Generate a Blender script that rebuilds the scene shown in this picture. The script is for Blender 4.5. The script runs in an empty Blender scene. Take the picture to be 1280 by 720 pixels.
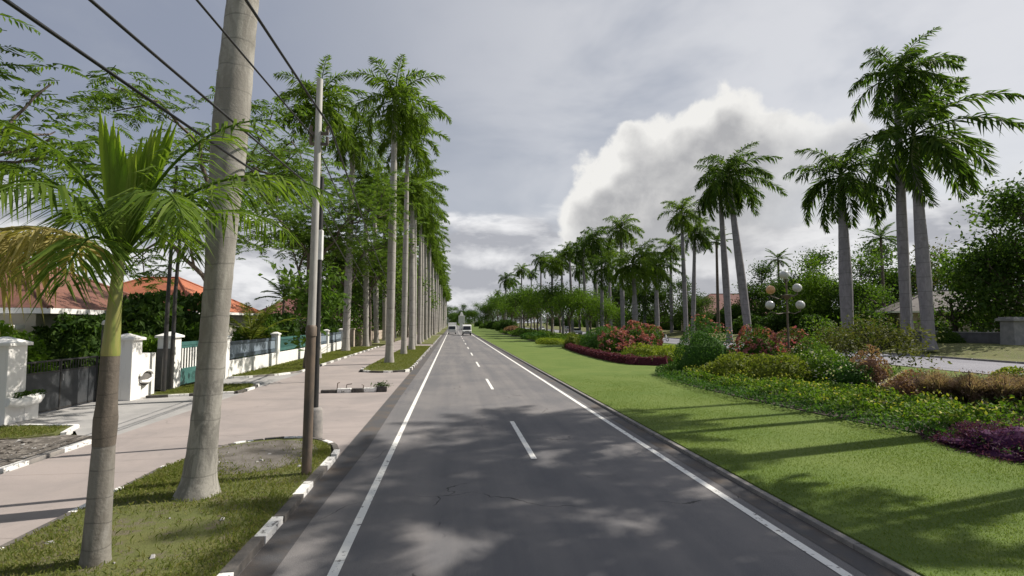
import bpy, math
import numpy as np
from mathutils import Vector, Matrix

S = bpy.context.scene
R = math.radians

# ------------------------------------------------------------------ camera, world, sun, exposure
CAM_Z = 2.8
YAW, PITCH = R(6.58), R(3.84)
camd = bpy.data.cameras.new('camera'); camd.sensor_width = 36; camd.lens = 18.0
camd.clip_start = 0.1; camd.clip_end = 6000
cam = bpy.data.objects.new('camera', camd); S.collection.objects.link(cam)
cam.location = (0, 0, CAM_Z); cam.rotation_euler = (R(90) + PITCH, 0, -YAW)
S.camera = cam

SUN_ELEV, SUN_AZ = R(46), R(77)          # azimuth from +Y (along the road) towards +X (right)
sund = bpy.data.lights.new('sun', 'SUN'); sund.energy = 5.0; sund.angle = R(0.5); sund.color = (1.0, 0.93, 0.83)
sun = bpy.data.objects.new('sun', sund); S.collection.objects.link(sun)
sdir = Vector((math.cos(SUN_ELEV)*math.sin(SUN_AZ), math.cos(SUN_ELEV)*math.cos(SUN_AZ), math.sin(SUN_ELEV)))
sun.rotation_euler = sdir.to_track_quat('Z', 'Y').to_euler(); sun.location = (60, 20, 80)

S.view_settings.view_transform = 'Standard'; S.view_settings.look = 'None'
S.view_settings.exposure = 0.30; S.view_settings.gamma = 1.0; S.view_settings.use_curve_mapping = False
S.render.resolution_x, S.render.resolution_y = 1024, 576
try:
    S.cycles.use_denoising = True
    S.cycles.max_bounces = 6; S.cycles.transparent_max_bounces = 8
except Exception: pass

cF = Vector((math.sin(YAW)*math.cos(PITCH), math.cos(YAW)*math.cos(PITCH), math.sin(PITCH)))
cR = Vector((math.cos(YAW), -math.sin(YAW), 0)); cU = cR.cross(cF)
def ray(px, py):
    return cF + cR*((px-640)/640) + cU*((360-py)/640)
def at(px, py, Y):                        # survey helper: sight line met with the vertical plane Y metres down the road
    d = ray(px, py); return Vector((0, 0, CAM_Z)) + d*(Y/d.y)
def gnd(px, py, z=0.0):
    d = ray(px, py); return Vector((0, 0, CAM_Z)) + d*((z-CAM_Z)/d.z)

# ---- node helpers
def nd(nt, typ, **kw):
    n = nt.nodes.new(typ)
    for k, v in kw.items():
        if k.startswith('i_'):
            key = k[2:]; key = int(key) if key.isdigit() else key.replace('__', ' ')
            if isinstance(v, bpy.types.NodeSocket): nt.links.new(v, n.inputs[key])
            else: n.inputs[key].default_value = v
        else: setattr(n, k, v)
    return n
def mth(nt, op, a, b=0.0, c=0.0, clamp=False):
    n = nt.nodes.new('ShaderNodeMath'); n.operation = op; n.use_clamp = clamp
    for i, v in enumerate((a, b, c)):
        if i >= len(n.inputs): break
        if isinstance(v, bpy.types.NodeSocket): nt.links.new(v, n.inputs[i])
        else: n.inputs[i].default_value = v
    return n.outputs[0]
def sstep(nt, v, lo, hi):
    n = nt.nodes.new('ShaderNodeMapRange'); n.interpolation_type = 'SMOOTHSTEP'
    nt.links.new(v, n.inputs[0]); n.inputs[1].default_value = lo; n.inputs[2].default_value = hi
    return n.outputs[0]
def mixc(nt, f, a, b):
    n = nt.nodes.new('ShaderNodeMix'); n.data_type = 'RGBA'
    for s, v in ((n.inputs[0], f), (n.inputs[6], a), (n.inputs[7], b)):
        if isinstance(v, bpy.types.NodeSocket): nt.links.new(v, s)
        elif isinstance(v, (int, float)): s.default_value = v
        else: s.default_value = (*v[:3], 1)
    return n.outputs[2]
def noise(nt, vec, scale, detail=4.0, rough=0.55, dist=0.0):
    n = nt.nodes.new('ShaderNodeTexNoise')
    if vec is not None: nt.links.new(vec, n.inputs['Vector'])
    n.inputs['Scale'].default_value = scale; n.inputs['Detail'].default_value = detail
    n.inputs['Roughness'].default_value = rough; n.inputs['Distortion'].default_value = dist
    return n.outputs[0]

# ---- world: Nishita sky under a thin grey veil, a cumulus tower ahead right, broken cloud low down
W = bpy.data.worlds.new('World'); S.world = W; W.use_nodes = True
nt = W.node_tree; nt.nodes.clear()
STR = 0.1
sky = nd(nt, 'ShaderNodeTexSky', sky_type='NISHITA', sun_disc=False, sun_elevation=SUN_ELEV, sun_rotation=SUN_AZ,
         air_density=1.0, dust_density=1.5, ozone_density=1.0)
tc = nd(nt, 'ShaderNodeTexCoord'); dv = tc.outputs['Generated']
sep = nd(nt, 'ShaderNodeSeparateXYZ', i_0=dv)
dz = sep.outputs[2]
def vmath(op, a, b):
    n = nt.nodes.new('ShaderNodeVectorMath'); n.operation = op
    for i, v in enumerate((a, b)):
        if isinstance(v, bpy.types.NodeSocket): nt.links.new(v, n.inputs[i])
        else: n.inputs[i].default_value = v
    return n
SKY = 0.83
def C3(r, g, b): return (SKY*r/STR, SKY*g/STR, SKY*b/STR)
# veil: high thin haze, a little brighter to the right (towards the sun) and towards the horizon
dotsun = vmath('DOT_PRODUCT', dv, (math.sin(R(52))*0.93, math.cos(R(52))*0.93, 0.36)).outputs['Value']
glow = sstep(nt, dotsun, 0.30, 0.97)
veil_n = noise(nt, vmath('MULTIPLY', dv, (1.0, 1.0, 2.2)).outputs[0], 2.2, 5, 0.55, 0.4)
veil = mixc(nt, glow, C3(0.300, 0.325, 0.400), C3(0.72, 0.715, 0.72))
veil = mixc(nt, sstep(nt, veil_n, 0.42, 0.72), veil, C3(0.40, 0.42, 0.47))
base = mixc(nt, 0.82, sky.outputs[0], veil)
# low cloud banks
flat = vmath('MULTIPLY', dv, (1.0, 1.0, 2.6)).outputs[0]
n1 = noise(nt, flat, 4.2, 8, 0.56, 0.25)
n1u = noise(nt, vmath('ADD', flat, (0.02, 0.0, 0.09)).outputs[0], 4.2, 8, 0.56, 0.25)
low = mth(nt, 'ADD', n1, sstep(nt, dz, 0.36, 0.02))
a_low = mth(nt, 'MULTIPLY', sstep(nt, low, 0.97, 1.15), 0.94)
shade = mth(nt, 'ADD', mth(nt, 'MULTIPLY', mth(nt, 'SUBTRACT', n1, n1u), 5.0), 0.45, clamp=True)
c_low = mixc(nt, shade, C3(0.42, 0.43, 0.47), C3(0.88, 0.88, 0.89))
col = mixc(nt, a_low, base, c_low)
# cumulus tower
blobs = [(800,205,80),(850,190,82),(905,190,85),(955,205,88),(1005,215,80),(755,240,62),(830,260,100),(930,270,120),(1030,270,100),(790,300,70),(760,330,60),(880,340,90),(980,340,90)]
wn = nd(nt, 'ShaderNodeTexNoise', i_Scale=6.0, i_Detail=3.0); nt.links.new(dv, wn.inputs['Vector'])
wv_ = vmath('SCALE', vmath('SUBTRACT', wn.outputs['Color'], (0.5, 0.5, 0.5)).outputs[0], (0, 0, 0)); wv_.inputs['Scale'].default_value = 0.05
dvw = vmath('ADD', dv, wv_.outputs[0]).outputs[0]
vo = nd(nt, 'ShaderNodeTexVoronoi', feature='SMOOTH_F1', i_Scale=13.0, i_Smoothness=1.0); nt.links.new(dvw, vo.inputs['Vector'])
vo2 = nd(nt, 'ShaderNodeTexVoronoi', feature='SMOOTH_F1', i_Scale=30.0, i_Smoothness=1.0); nt.links.new(dvw, vo2.inputs['Vector'])
puff = mth(nt, 'ADD', mth(nt, 'MULTIPLY', mth(nt, 'SUBTRACT', 0.42, vo.outputs['Distance']), 0.40), mth(nt, 'MULTIPLY', mth(nt, 'SUBTRACT', 0.42, vo2.outputs['Distance']), 0.16))
cn = noise(nt, dvw, 8.0, 10, 0.58, 0.0)
val = None
for px, py, r in blobs:
    d = ray(px + 8, py + 30).normalized()
    dist = vmath('DISTANCE', dv, tuple(d)).outputs['Value']
    v = mth(nt, 'SUBTRACT', 1.0, mth(nt, 'DIVIDE', dist, r/640.0))
    val = v if val is None else mth(nt, 'SMOOTH_MAX', val, v, 0.12)
val = mth(nt, 'ADD', mth(nt, 'ADD', val, puff), mth(nt, 'MULTIPLY', mth(nt, 'SUBTRACT', cn, 0.5), 0.75))
val = mth(nt, 'ADD', val, mth(nt, 'MULTIPLY', mth(nt, 'SUBTRACT', noise(nt, dv, 30.0, 8, 0.6), 0.5), 0.28))
a_cu = sstep(nt, val, 0.02, 0.16)
# the lit flank of the cloud is the upper left one; its body is grey, its right side melts into the bright veil
lit = vmath('DOT_PRODUCT', vmath('SUBTRACT', dv, tuple(ray(885, 245).normalized())).outputs[0], tuple((cU*0.90 - cR*0.42))).outputs['Value']
edge = mth(nt, 'SUBTRACT', 1.0, sstep(nt, mth(nt, 'ADD', val, mth(nt, 'MULTIPLY', puff, 0.8)), 0.10, 0.62))
li = mth(nt, 'MULTIPLY', edge, sstep(nt, lit, -0.06, 0.09))
li = mth(nt, 'ADD', li, mth(nt, 'MULTIPLY', mth(nt, 'SUBTRACT', cn, 0.45), 0.35), clamp=True)
cnu = noise(nt, vmath('ADD', dvw, tuple((cU*0.8 - cR*0.6)*0.035)).outputs[0], 8.0, 10, 0.58, 0.0)
li = mth(nt, 'ADD', li, mth(nt, 'MULTIPLY', mth(nt, 'SUBTRACT', cn, cnu), 1.7))
li = mth(nt, 'ADD', li, mth(nt, 'MULTIPLY', sstep(nt, lit, -0.10, 0.16), 0.22), clamp=True)
c_cu = mixc(nt, li, C3(0.43, 0.432, 0.445), C3(0.86, 0.85, 0.825))
away = vmath('DISTANCE', dv, tuple(ray(1140, 330).normalized())).outputs['Value']
a_cu = mth(nt, 'MULTIPLY', a_cu, sstep(nt, away, 0.04, 0.34))
below = sstep(nt, vmath('DOT_PRODUCT', dv, (0, 0, 1)).outputs['Value'], 0.06, 0.20)
a_cu = mth(nt, 'MULTIPLY', a_cu, mth(nt, 'ADD', 0.25, mth(nt, 'MULTIPLY', below, 0.75)))
col = mixc(nt, a_cu, col, c_cu)
bg = nd(nt, 'ShaderNodeBackground', i_Color=col, i_Strength=STR)
out = nd(nt, 'ShaderNodeOutputWorld', i_Surface=bg.outputs[0])

# ------------------------------------------------------------------ mesh helpers
class MB:
    def __init__(s): s.V = []; s.F = []; s.n = 0
    def add(s, v, f, mi=0, sm=False):
        v = np.asarray(v, float).reshape(-1, 3)
        if isinstance(f, np.ndarray): s.F.append((f + s.n, mi, sm))
        else:
            by = {}
            for q in f: by.setdefault(len(q), []).append(q)
            for k, q in by.items(): s.F.append((np.array(q, int).reshape(-1, k) + s.n, mi, sm))
        s.V.append(v); s.n += len(v); return s
    def box(s, c, size, rz=0.0, mi=0, taper=1.0):
        x, y, z = (q/2 for q in size)
        v = np.array([(-x,-y,-z),(x,-y,-z),(x,y,-z),(-x,y,-z),(-x*taper,-y*taper,z),(x*taper,-y*taper,z),(x*taper,y*taper,z),(-x*taper,y*taper,z)])
        ca, sa = math.cos(rz), math.sin(rz)
        v = v @ np.array([[ca, sa, 0],[-sa, ca, 0],[0,0,1]]) + np.array(c)
        return s.add(v, [(0,3,2,1),(4,5,6,7),(0,1,5,4),(1,2,6,5),(2,3,7,6),(3,0,4,7)], mi)
    def tube(s, pts, rad, n=8, mi=0, caps=True, sm=True):
        pts = np.array([tuple(p) for p in pts], float); rad = np.broadcast_to(np.asarray(rad, float), (len(pts),))
        T = np.gradient(pts, axis=0); T /= np.linalg.norm(T, axis=1, keepdims=True) + 1e-12
        ref = np.array([1., 0, 0]) if abs(T[0][0]) < 0.8 else np.array([0, 1., 0])
        A = np.linspace(0, 2*np.pi, n, endpoint=False); V = []
        u = ref - T[0]*np.dot(ref, T[0]); u /= np.linalg.norm(u)
        for p, t, r in zip(pts, T, rad):
            u = u - t*np.dot(u, t); u /= np.linalg.norm(u) + 1e-12; w = np.cross(t, u)
            V.append(p + r*(np.cos(A)[:, None]*u + np.sin(A)[:, None]*w))
        V = np.concatenate(V); F = []
        m = len(pts)
        i = np.arange(m-1)[:, None]*n; j = np.arange(n)[None]; k = (j+1) % n
        F = np.stack([i+j, i+k, i+n+k, i+n+j], -1).reshape(-1, 4)
        s.add(V, F, mi, sm)
        if caps:
            s.add(V[:n], [tuple(range(n))[::-1]], mi); s.add(V[-n:], [tuple(range(n))], mi)
        return s
    def lathe(s, c, prof, n=16, mi=0, sm=True):
        pts = [(c[0], c[1], c[2] + z) for r, z in prof]
        A = np.linspace(0, 2*np.pi, n, endpoint=False)
        V = np.concatenate([np.stack([c[0] + r*np.cos(A), c[1] + r*np.sin(A), np.full(n, c[2] + z)], -1) for r, z in prof])
        m = len(prof); i = np.arange(m-1)[:, None]*n; j = np.arange(n)[None]; k = (j+1) % n
        s.add(V, np.stack([i+j, i+k, i+n+k, i+n+j], -1).reshape(-1, 4), mi, sm)
        if prof[0][0] > 1e-3: s.add(V[:n], [tuple(range(n))[::-1]], mi)
        if prof[-1][0] > 1e-3: s.add(V[-n:], [tuple(range(n))], mi)
        return s
    def prism(s, poly, z0, z1, mi=0):
        n = len(poly); V = [(x, y, z0) for x, y in poly] + [(x, y, z1) for x, y in poly]
        F = [tuple(range(n))[::-1], tuple(range(n, 2*n))] + [(i, (i+1) % n, n+(i+1) % n, n+i) for i in range(n)]
        return s.add(V, F, mi)
    def extrude_x(s, prof, x0, x1, mi=0):       # profile in (y, z) pushed along x
        n = len(prof); V = [(x0, y, z) for y, z in prof] + [(x1, y, z) for y, z in prof]
        F = [tuple(range(n)), tuple(range(n, 2*n))[::-1]] + [(i, n+i, n+(i+1) % n, (i+1) % n) for i in range(n)]
        return s.add(V, F, mi)
    def mesh(s, name, mats):
        me = bpy.data.meshes.new(name)
        V = np.concatenate(s.V); me.vertices.add(len(V)); me.vertices.foreach_set('co', V.ravel())
        L = np.concatenate([f.ravel() for f, _, _ in s.F]); T = np.concatenate([np.full(len(f), f.shape[1]) for f, _, _ in s.F])
        M = np.concatenate([np.full(len(f), mi) for f, mi, _ in s.F]); SM = np.concatenate([np.full(len(f), sm) for f, _, sm in s.F])
        me.loops.add(len(L)); me.loops.foreach_set('vertex_index', L.astype(np.int32))
        me.polygons.add(len(T)); me.polygons.foreach_set('loop_start', (np.cumsum(T) - T).astype(np.int32))
        me.polygons.foreach_set('material_index', M.astype(np.int32)); me.polygons.foreach_set('use_smooth', SM.astype(bool))
        for m in (mats if isinstance(mats, (list, tuple)) else [mats]): me.materials.append(m)
        me.update(calc_edges=True); me.validate(); return me
    def build(s, name, mats, parent=None, bevel=0.0):
        return link(name, s.mesh(name, mats), parent, bevel)
def link(name, me, parent=None, bevel=0.0, loc=(0, 0, 0)):
    o = bpy.data.objects.new(name, me); S.collection.objects.link(o); o.location = loc
    if parent is not None: o.parent = parent
    if bevel:
        b = o.modifiers.new('bevel', 'BEVEL'); b.width = bevel; b.segments = 2; b.limit_method = 'ANGLE'
    return o
def tag(o, label, cat, group=None, kind=None):
    o['label'] = label; o['category'] = cat
    if group: o['group'] = group
    if kind: o['kind'] = kind
    return o
def thing(name, label, cat, loc=(0, 0, 0), rz=0.0, group=None, scale=1.0):
    o = bpy.data.objects.new(name, None); S.collection.objects.link(o); o.empty_display_size = 0.3
    o.location = loc; o.rotation_euler = (0, 0, rz); o.scale = (scale,)*3
    return tag(o, label, cat, group)
def struct(o): o['kind'] = 'structure'; return o
def stuff(o, label=None, cat=None):
    o['kind'] = 'stuff'
    if label: o['label'] = label; o['category'] = cat
    return o

# ------------------------------------------------------------------ materials
def newmat(name):
    m = bpy.data.materials.new(name); m.use_nodes = True; t = m.node_tree
    return m, t, t.nodes['Principled BSDF']
def plain(name, c1, c2=None, scale=6.0, rough=0.6, bump=0.0, metal=0.0, detail=6.0, stretch=None, lo=0.35, hi=0.65, bscale=None):
    m, t, b = newmat(name); c2 = c2 or tuple(q*0.8 for q in c1)
    vec = nd(t, 'ShaderNodeTexCoord').outputs['Object']
    if stretch:
        mp = nd(t, 'ShaderNodeMapping', i_Vector=vec); mp.inputs['Scale'].default_value = stretch; vec = mp.outputs[0]
    f = noise(t, vec, scale, detail, 0.62)
    t.links.new(mixc(t, sstep(t, f, lo, hi), c1, c2), b.inputs['Base Color'])
    b.inputs['Roughness'].default_value = rough; b.inputs['Metallic'].default_value = metal
    if bump:
        bp = nd(t, 'ShaderNodeBump', i_Strength=bump, i_Distance=0.02, i_Height=noise(t, vec, bscale or scale*5, 6, 0.6))
        t.links.new(bp.outputs[0], b.inputs['Normal'])
    return m
def leafmat(name, cols, trans=0.35, rough=0.6, spec=0.12, clump=0.0):
    m, t, b = newmat(name)
    g = nd(t, 'ShaderNodeNewGeometry')
    f = g.outputs['Random Per Island']
    if clump:
        vec = nd(t, 'ShaderNodeTexCoord').outputs['Object']
        f = mth(t, 'ADD', mth(t, 'MULTIPLY', f, 0.55), mth(t, 'MULTIPLY', sstep(t, noise(t, vec, clump, 2, 0.5), 0.3, 0.7), 0.45))
    r = nd(t, 'ShaderNodeValToRGB', i_0=f); el = r.color_ramp.elements
    n = len(cols)
    el[0].position = 0.0; el[0].color = (*cols[0], 1); el[1].position = 1.0; el[1].color = (*cols[-1], 1)
    for i in range(1, n-1): q = el.new(i/(n-1)); q.color = (*cols[i], 1)
    t.links.new(r.outputs[0], b.inputs['Base Color']); b.inputs['Roughness'].default_value = rough
    b.inputs['Specular IOR Level'].default_value = spec
    tr = nd(t, 'ShaderNodeBsdfTranslucent')
    mx = nd(t, 'ShaderNodeMix', data_type='RGBA', blend_type='MULTIPLY'); mx.inputs[0].default_value = 1
    t.links.new(r.outputs[0], mx.inputs[6]); mx.inputs[7].default_value = (1.5, 1.6, 0.7, 1)
    t.links.new(mx.outputs[2], tr.inputs[0])
    ms = nd(t, 'ShaderNodeMixShader'); ms.inputs[0].default_value = trans
    t.links.new(b.outputs[0], ms.inputs[1]); t.links.new(tr.outputs[0], ms.inputs[2])
    t.links.new(ms.outputs[0], t.nodes['Material Output'].inputs[0])
    return m

M = {}
def asphalt(name, c1, c2):
    m, t, b = newmat(name)
    vec = nd(t, 'ShaderNodeTexCoord').outputs['Object']
    big = noise(t, vec, 0.35, 5, 0.6, 0.3)
    mp = nd(t, 'ShaderNodeMapping', i_Vector=vec); mp.inputs['Scale'].default_value = (1.3, 0.05, 1)
    trk = noise(t, mp.outputs[0], 1.0, 4, 0.55)
    grit = noise(t, vec, 90, 3, 0.7)
    f = mth(t, 'ADD', mth(t, 'MULTIPLY', big, 0.5), mth(t, 'MULTIPLY', trk, 0.5))
    st = noise(t, vec, 1.6, 7, 0.7, 0.8)
    c = mixc(t, sstep(t, f, 0.38, 0.62), c1, c2)
    c = mixc(t, mth(t, 'MULTIPLY', sstep(t, st, 0.52, 0.70), 0.30), c, tuple(q*0.6 for q in c1))
    c = mixc(t, sstep(t, grit, 0.40, 0.75), c, tuple(q*1.5 for q in c2))
    vor = nd(t, 'ShaderNodeTexVoronoi', feature='DISTANCE_TO_EDGE', i_Scale=0.33)
    wv = nd(t, 'ShaderNodeVectorMath', operation='ADD'); t.links.new(vec, wv.inputs[0])
    nv = nd(t, 'ShaderNodeTexNoise', i_Scale=1.2, i_Detail=5.0, i_Vector=vec); t.links.new(nv.outputs['Color'], wv.inputs[1])
    t.links.new(wv.outputs[0], vor.inputs['Vector'])
    crack = mth(t, 'MULTIPLY', mth(t, 'LESS_THAN', vor.outputs['Distance'], 0.0035), sstep(t, big, 0.50, 0.56))
    c = mixc(t, mth(t, 'MULTIPLY', crack, 0.7), c, (0.02, 0.02, 0.02))
    t.links.new(c, b.inputs['Base Color']); b.inputs['Roughness'].default_value = 0.85; b.inputs['Specular IOR Level'].default_value = 0.3
    bp = nd(t, 'ShaderNodeBump', i_Strength=0.5, i_Distance=0.01, i_Height=grit); t.links.new(bp.outputs[0], b.inputs['Normal'])
    return m
M['asphalt'] = asphalt('asphalt', (0.086, 0.089, 0.099), (0.172, 0.163, 0.160))
M['asphalt_edge'] = plain('asphalt_edge', (0.074, 0.073, 0.077), (0.115, 0.092, 0.074), 1.1, 0.9, 0.4, lo=0.42, hi=0.7, bscale=60)
M['asphalt_pale'] = asphalt('asphalt_pale', (0.14, 0.14, 0.165), (0.20, 0.20, 0.225))
def paint(name, c, wear):
    m, t, b = newmat(name); vec = nd(t, 'ShaderNodeTexCoord').outputs['Object']
    f = noise(t, vec, 9, 8, 0.7); 
    t.links.new(mixc(t, sstep(t, f, wear, wear+0.08), c, (0.20, 0.19, 0.18)), b.inputs['Base Color']); b.inputs['Roughness'].default_value = 0.65
    return m
M['road_paint'] = paint('road_paint', (0.78, 0.77, 0.73), 0.56)
M['kerb_white'] = paint('kerb_white', (0.76, 0.75, 0.72), 0.53)
M['kerb_black'] = plain('kerb_black', (0.035, 0.035, 0.035), (0.10, 0.09, 0.08), 7, 0.8, 0.3)
M['kerb_stone'] = plain('kerb_stone', (0.17, 0.165, 0.16), (0.27, 0.25, 0.23), 4, 0.9, 0.3)
M['kerb_worn'] = plain('kerb_worn', (0.085, 0.08, 0.075), (0.15, 0.135, 0.12), 5, 0.9, 0.4)
M['path'] = None
def paving():
    m, t, b = newmat('pink_concrete'); vec = nd(t, 'ShaderNodeTexCoord').outputs['Object']
    big = noise(t, vec, 0.5, 6, 0.62, 0.4); fine = noise(t, vec, 35, 4, 0.7)
    c = mixc(t, sstep(t, big, 0.35, 0.66), (0.345, 0.298, 0.280), (0.275, 0.243, 0.232))
    c = mixc(t, mth(t, 'MULTIPLY', sstep(t, fine, 0.45, 0.8), 0.5), c, (0.235, 0.21, 0.205))
    stn = noise(t, vec, 1.3, 8, 0.72, 1.0)
    c = mixc(t, mth(t, 'MULTIPLY', sstep(t, stn, 0.54, 0.72), 0.55), c, (0.205, 0.185, 0.175))
    mp = nd(t, 'ShaderNodeMapping', i_Vector=vec); mp.inputs['Scale'].default_value = (0.12, 1.6, 1)
    c = mixc(t, mth(t, 'MULTIPLY', sstep(t, noise(t, mp.outputs[0], 1.0, 5, 0.6, 0.6), 0.55, 0.7), 0.3), c, (0.19, 0.175, 0.17))
    sx = nd(t, 'ShaderNodeSeparateXYZ', i_0=vec)
    jy = mth(t, 'LESS_THAN', mth(t, 'ABSOLUTE', mth(t, 'SUBTRACT', mth(t, 'FRACT', mth(t, 'DIVIDE', sx.outputs[1], 3.0)), 0.5)), 0.0035)
    c = mixc(t, mth(t, 'MULTIPLY', jy, 0.6), c, (0.16, 0.14, 0.13))
    t.links.new(c, b.inputs['Base Color']); b.inputs['Roughness'].default_value = 0.85
    bp = nd(t, 'ShaderNodeBump', i_Strength=0.25, i_Distance=0.01, i_Height=fine); t.links.new(bp.outputs[0], b.inputs['Normal'])
    return m
M['path'] = paving()
M['concrete'] = plain('concrete', (0.37, 0.36, 0.35), (0.29, 0.285, 0.28), 0.9, 0.9, 0.25, bscale=40)
M['soil'] = plain('soil', (0.16, 0.145, 0.13), (0.085, 0.075, 0.06), 2.5, 0.95, 0.8, bscale=30)
M['dark_soil'] = plain('dark_soil', (0.045, 0.035, 0.028), (0.075, 0.06, 0.045), 4, 0.95, 0.8, bscale=30)
M['gravel'] = plain('gravel', (0.10, 0.088, 0.075), (0.26, 0.235, 0.21), 9, 0.95, 1.0, bscale=22, lo=0.5, hi=0.62)
def turf(name, a, bcol, c3, scale=0.45, patch=0.0):
    m, t, b = newmat(name); vec = nd(t, 'ShaderNodeTexCoord').outputs['Object']
    big = noise(t, vec, scale, 6, 0.6, 0.2); fine = noise(t, vec, 45, 4, 0.75); mid = noise(t, vec, 5, 4, 0.6)
    c = mixc(t, sstep(t, big, 0.35, 0.65), a, bcol)
    c = mixc(t, mth(t, 'MULTIPLY', sstep(t, fine, 0.35, 0.75), 0.55), c, c3)
    if patch: c = mixc(t, mth(t, 'MULTIPLY', sstep(t, mid, 0.52, 0.66), patch), c, (0.15, 0.13, 0.095))
    t.links.new(c, b.inputs['Base Color']); b.inputs['Roughness'].default_value = 0.9; b.inputs['Specular IOR Level'].default_value = 0.15
    bp = nd(t, 'ShaderNodeBump', i_Strength=0.7, i_Distance=0.03, i_Height=fine); t.links.new(bp.outputs[0], b.inputs['Normal'])
    return m
M['lawn'] = turf('lawn_turf', (0.108, 0.162, 0.035), (0.140, 0.188, 0.046), (0.082, 0.126, 0.028))
M['verge'] = turf('verge_turf', (0.135, 0.145, 0.05), (0.105, 0.13, 0.04), (0.17, 0.155, 0.075), 0.8, 0.85)
M['rough'] = turf('rough_ground', (0.075, 0.09, 0.03), (0.10, 0.10, 0.045), (0.055, 0.065, 0.02), 0.1, 0.3)
M['white_wall'] = plain('white_wall', (0.80, 0.79, 0.76), (0.52, 0.50, 0.46), 2.6, 0.7, 0.1, stretch=(2.2, 2.2, 0.28), lo=0.52, hi=0.85, detail=8)
M['cream_wall'] = plain('cream_wall', (0.60, 0.57, 0.50), (0.50, 0.47, 0.41), 1.3, 0.8)
M['beige_stone'] = plain('beige_stone', (0.50, 0.42, 0.35), (0.38, 0.31, 0.26), 3, 0.85, 0.3)
M['grey_wall'] = plain('grey_wall', (0.27, 0.265, 0.26), (0.20, 0.20, 0.20), 1.8, 0.85, 0.3)
M['dark_wall'] = plain('dark_wall', (0.12, 0.12, 0.13), (0.085, 0.085, 0.09), 2.0, 0.8, 0.3)
M['shade_grey'] = plain('shade_grey', (0.11, 0.105, 0.10), (0.16, 0.15, 0.14), 4, 0.9)  # painted shade for the pillar's side face and the niche hollow
def tiles(name, a, b2):
    m, t, b = newmat(name); vec = nd(t, 'ShaderNodeTexCoord').outputs['Object']
    mp = nd(t, 'ShaderNodeMapping', i_Vector=vec)
    n = noise(t, vec, 0.8, 6, 0.65, 0.5); f = noise(t, vec, 14, 2, 0.5)
    c = mixc(t, sstep(t, n, 0.35, 0.68), a, b2)
    c = mixc(t, mth(t, 'MULTIPLY', sstep(t, f, 0.4, 0.7), 0.4), c, tuple(q*0.6 for q in b2))
    t.links.new(c, b.inputs['Base Color']); b.inputs['Roughness'].default_value = 0.8
    sx = nd(t, 'ShaderNodeSeparateXYZ', i_0=vec)
    h = mth(t, 'FRACT', mth(t, 'MULTIPLY', sx.outputs[2], 5.5))
    bp = nd(t, 'ShaderNodeBump', i_Strength=0.9, i_Distance=0.05, i_Height=h); t.links.new(bp.outputs[0], b.inputs['Normal'])
    return m
M['roof_brown'] = tiles('roof_brown', (0.20, 0.085, 0.055), (0.13, 0.058, 0.042))
M['roof_orange'] = tiles('roof_orange', (0.44, 0.145, 0.07), (0.33, 0.11, 0.055))
M['roof_red'] = tiles('roof_red', (0.24, 0.10, 0.085), (0.18, 0.08, 0.07))
M['roof_grey'] = tiles('roof_grey', (0.17, 0.15, 0.14), (0.12, 0.105, 0.10))
M['glass_dark'] = plain('window_glass', (0.02, 0.024, 0.028), None, 2, 0.08)
M['black_metal'] = plain('black_metal', (0.022, 0.023, 0.025), (0.04, 0.036, 0.032), 6, 0.5, 0.05)
M['gate_sheet'] = plain('gate_sheet', (0.035, 0.04, 0.045), (0.055, 0.058, 0.062), 2, 0.55)
M['pole_steel'] = plain('pole_steel', (0.075, 0.065, 0.055), (0.17, 0.125, 0.09), 3.5, 0.6, 0.1, stretch=(1, 1, 0.35))
M['pole_pale'] = plain('pole_pale', (0.50, 0.49, 0.46), (0.33, 0.31, 0.29), 3.5, 0.6, 0.1, stretch=(1, 1, 0.3))
M['teal'] = plain('teal_metal', (0.05, 0.145, 0.13), (0.04, 0.12, 0.11), 2, 0.45)
M['slate_blue'] = plain('slate_blue_panel', (0.09, 0.12, 0.15), (0.07, 0.095, 0.12), 2, 0.5)
M['pale_blue'] = plain('pale_blue_slat', (0.33, 0.40, 0.47), (0.27, 0.33, 0.40), 2, 0.5)
M['cable'] = plain('cable_rubber', (0.012, 0.012, 0.013), None, 4, 0.5)
M['white_box'] = plain('white_enamel', (0.75, 0.75, 0.74), (0.62, 0.61, 0.58), 3, 0.4)
M['globe'] = plain('globe_white', (0.60, 0.60, 0.58), (0.50, 0.50, 0.48), 3, 0.15)
M['globe_amber'] = plain('globe_amber', (0.65, 0.36, 0.17), (0.55, 0.30, 0.14), 3, 0.25)
M['car_white'] = plain('car_paint_white', (0.78, 0.78, 0.77), (0.72, 0.72, 0.71), 1, 0.25)
M['car_silver'] = plain('car_paint_silver', (0.42, 0.43, 0.45), (0.38, 0.39, 0.41), 1, 0.25, metal=0.4)
M['car_dark'] = plain('car_paint_dark', (0.05, 0.055, 0.065), (0.04, 0.045, 0.05), 1, 0.25, metal=0.3)
M['rubber'] = plain('tyre_rubber', (0.018, 0.018, 0.018), None, 8, 0.8)
M['rim'] = plain('wheel_rim', (0.45, 0.45, 0.46), None, 8, 0.35, metal=0.7)
M['lamp_glass'] = plain('headlight_glass', (0.7, 0.7, 0.68), None, 8, 0.1)
M['tail_red'] = plain('tail_light_red', (0.35, 0.02, 0.02), None, 8, 0.2)
M['bark'] = plain('bark', (0.085, 0.065, 0.05), (0.15, 0.125, 0.10), 4, 0.95, 0.9, stretch=(3, 3, 0.7))
M['bark_dark'] = plain('bark_dark', (0.035, 0.028, 0.022), (0.065, 0.052, 0.042), 4, 0.95, 0.8, stretch=(3, 3, 0.7))
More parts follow.
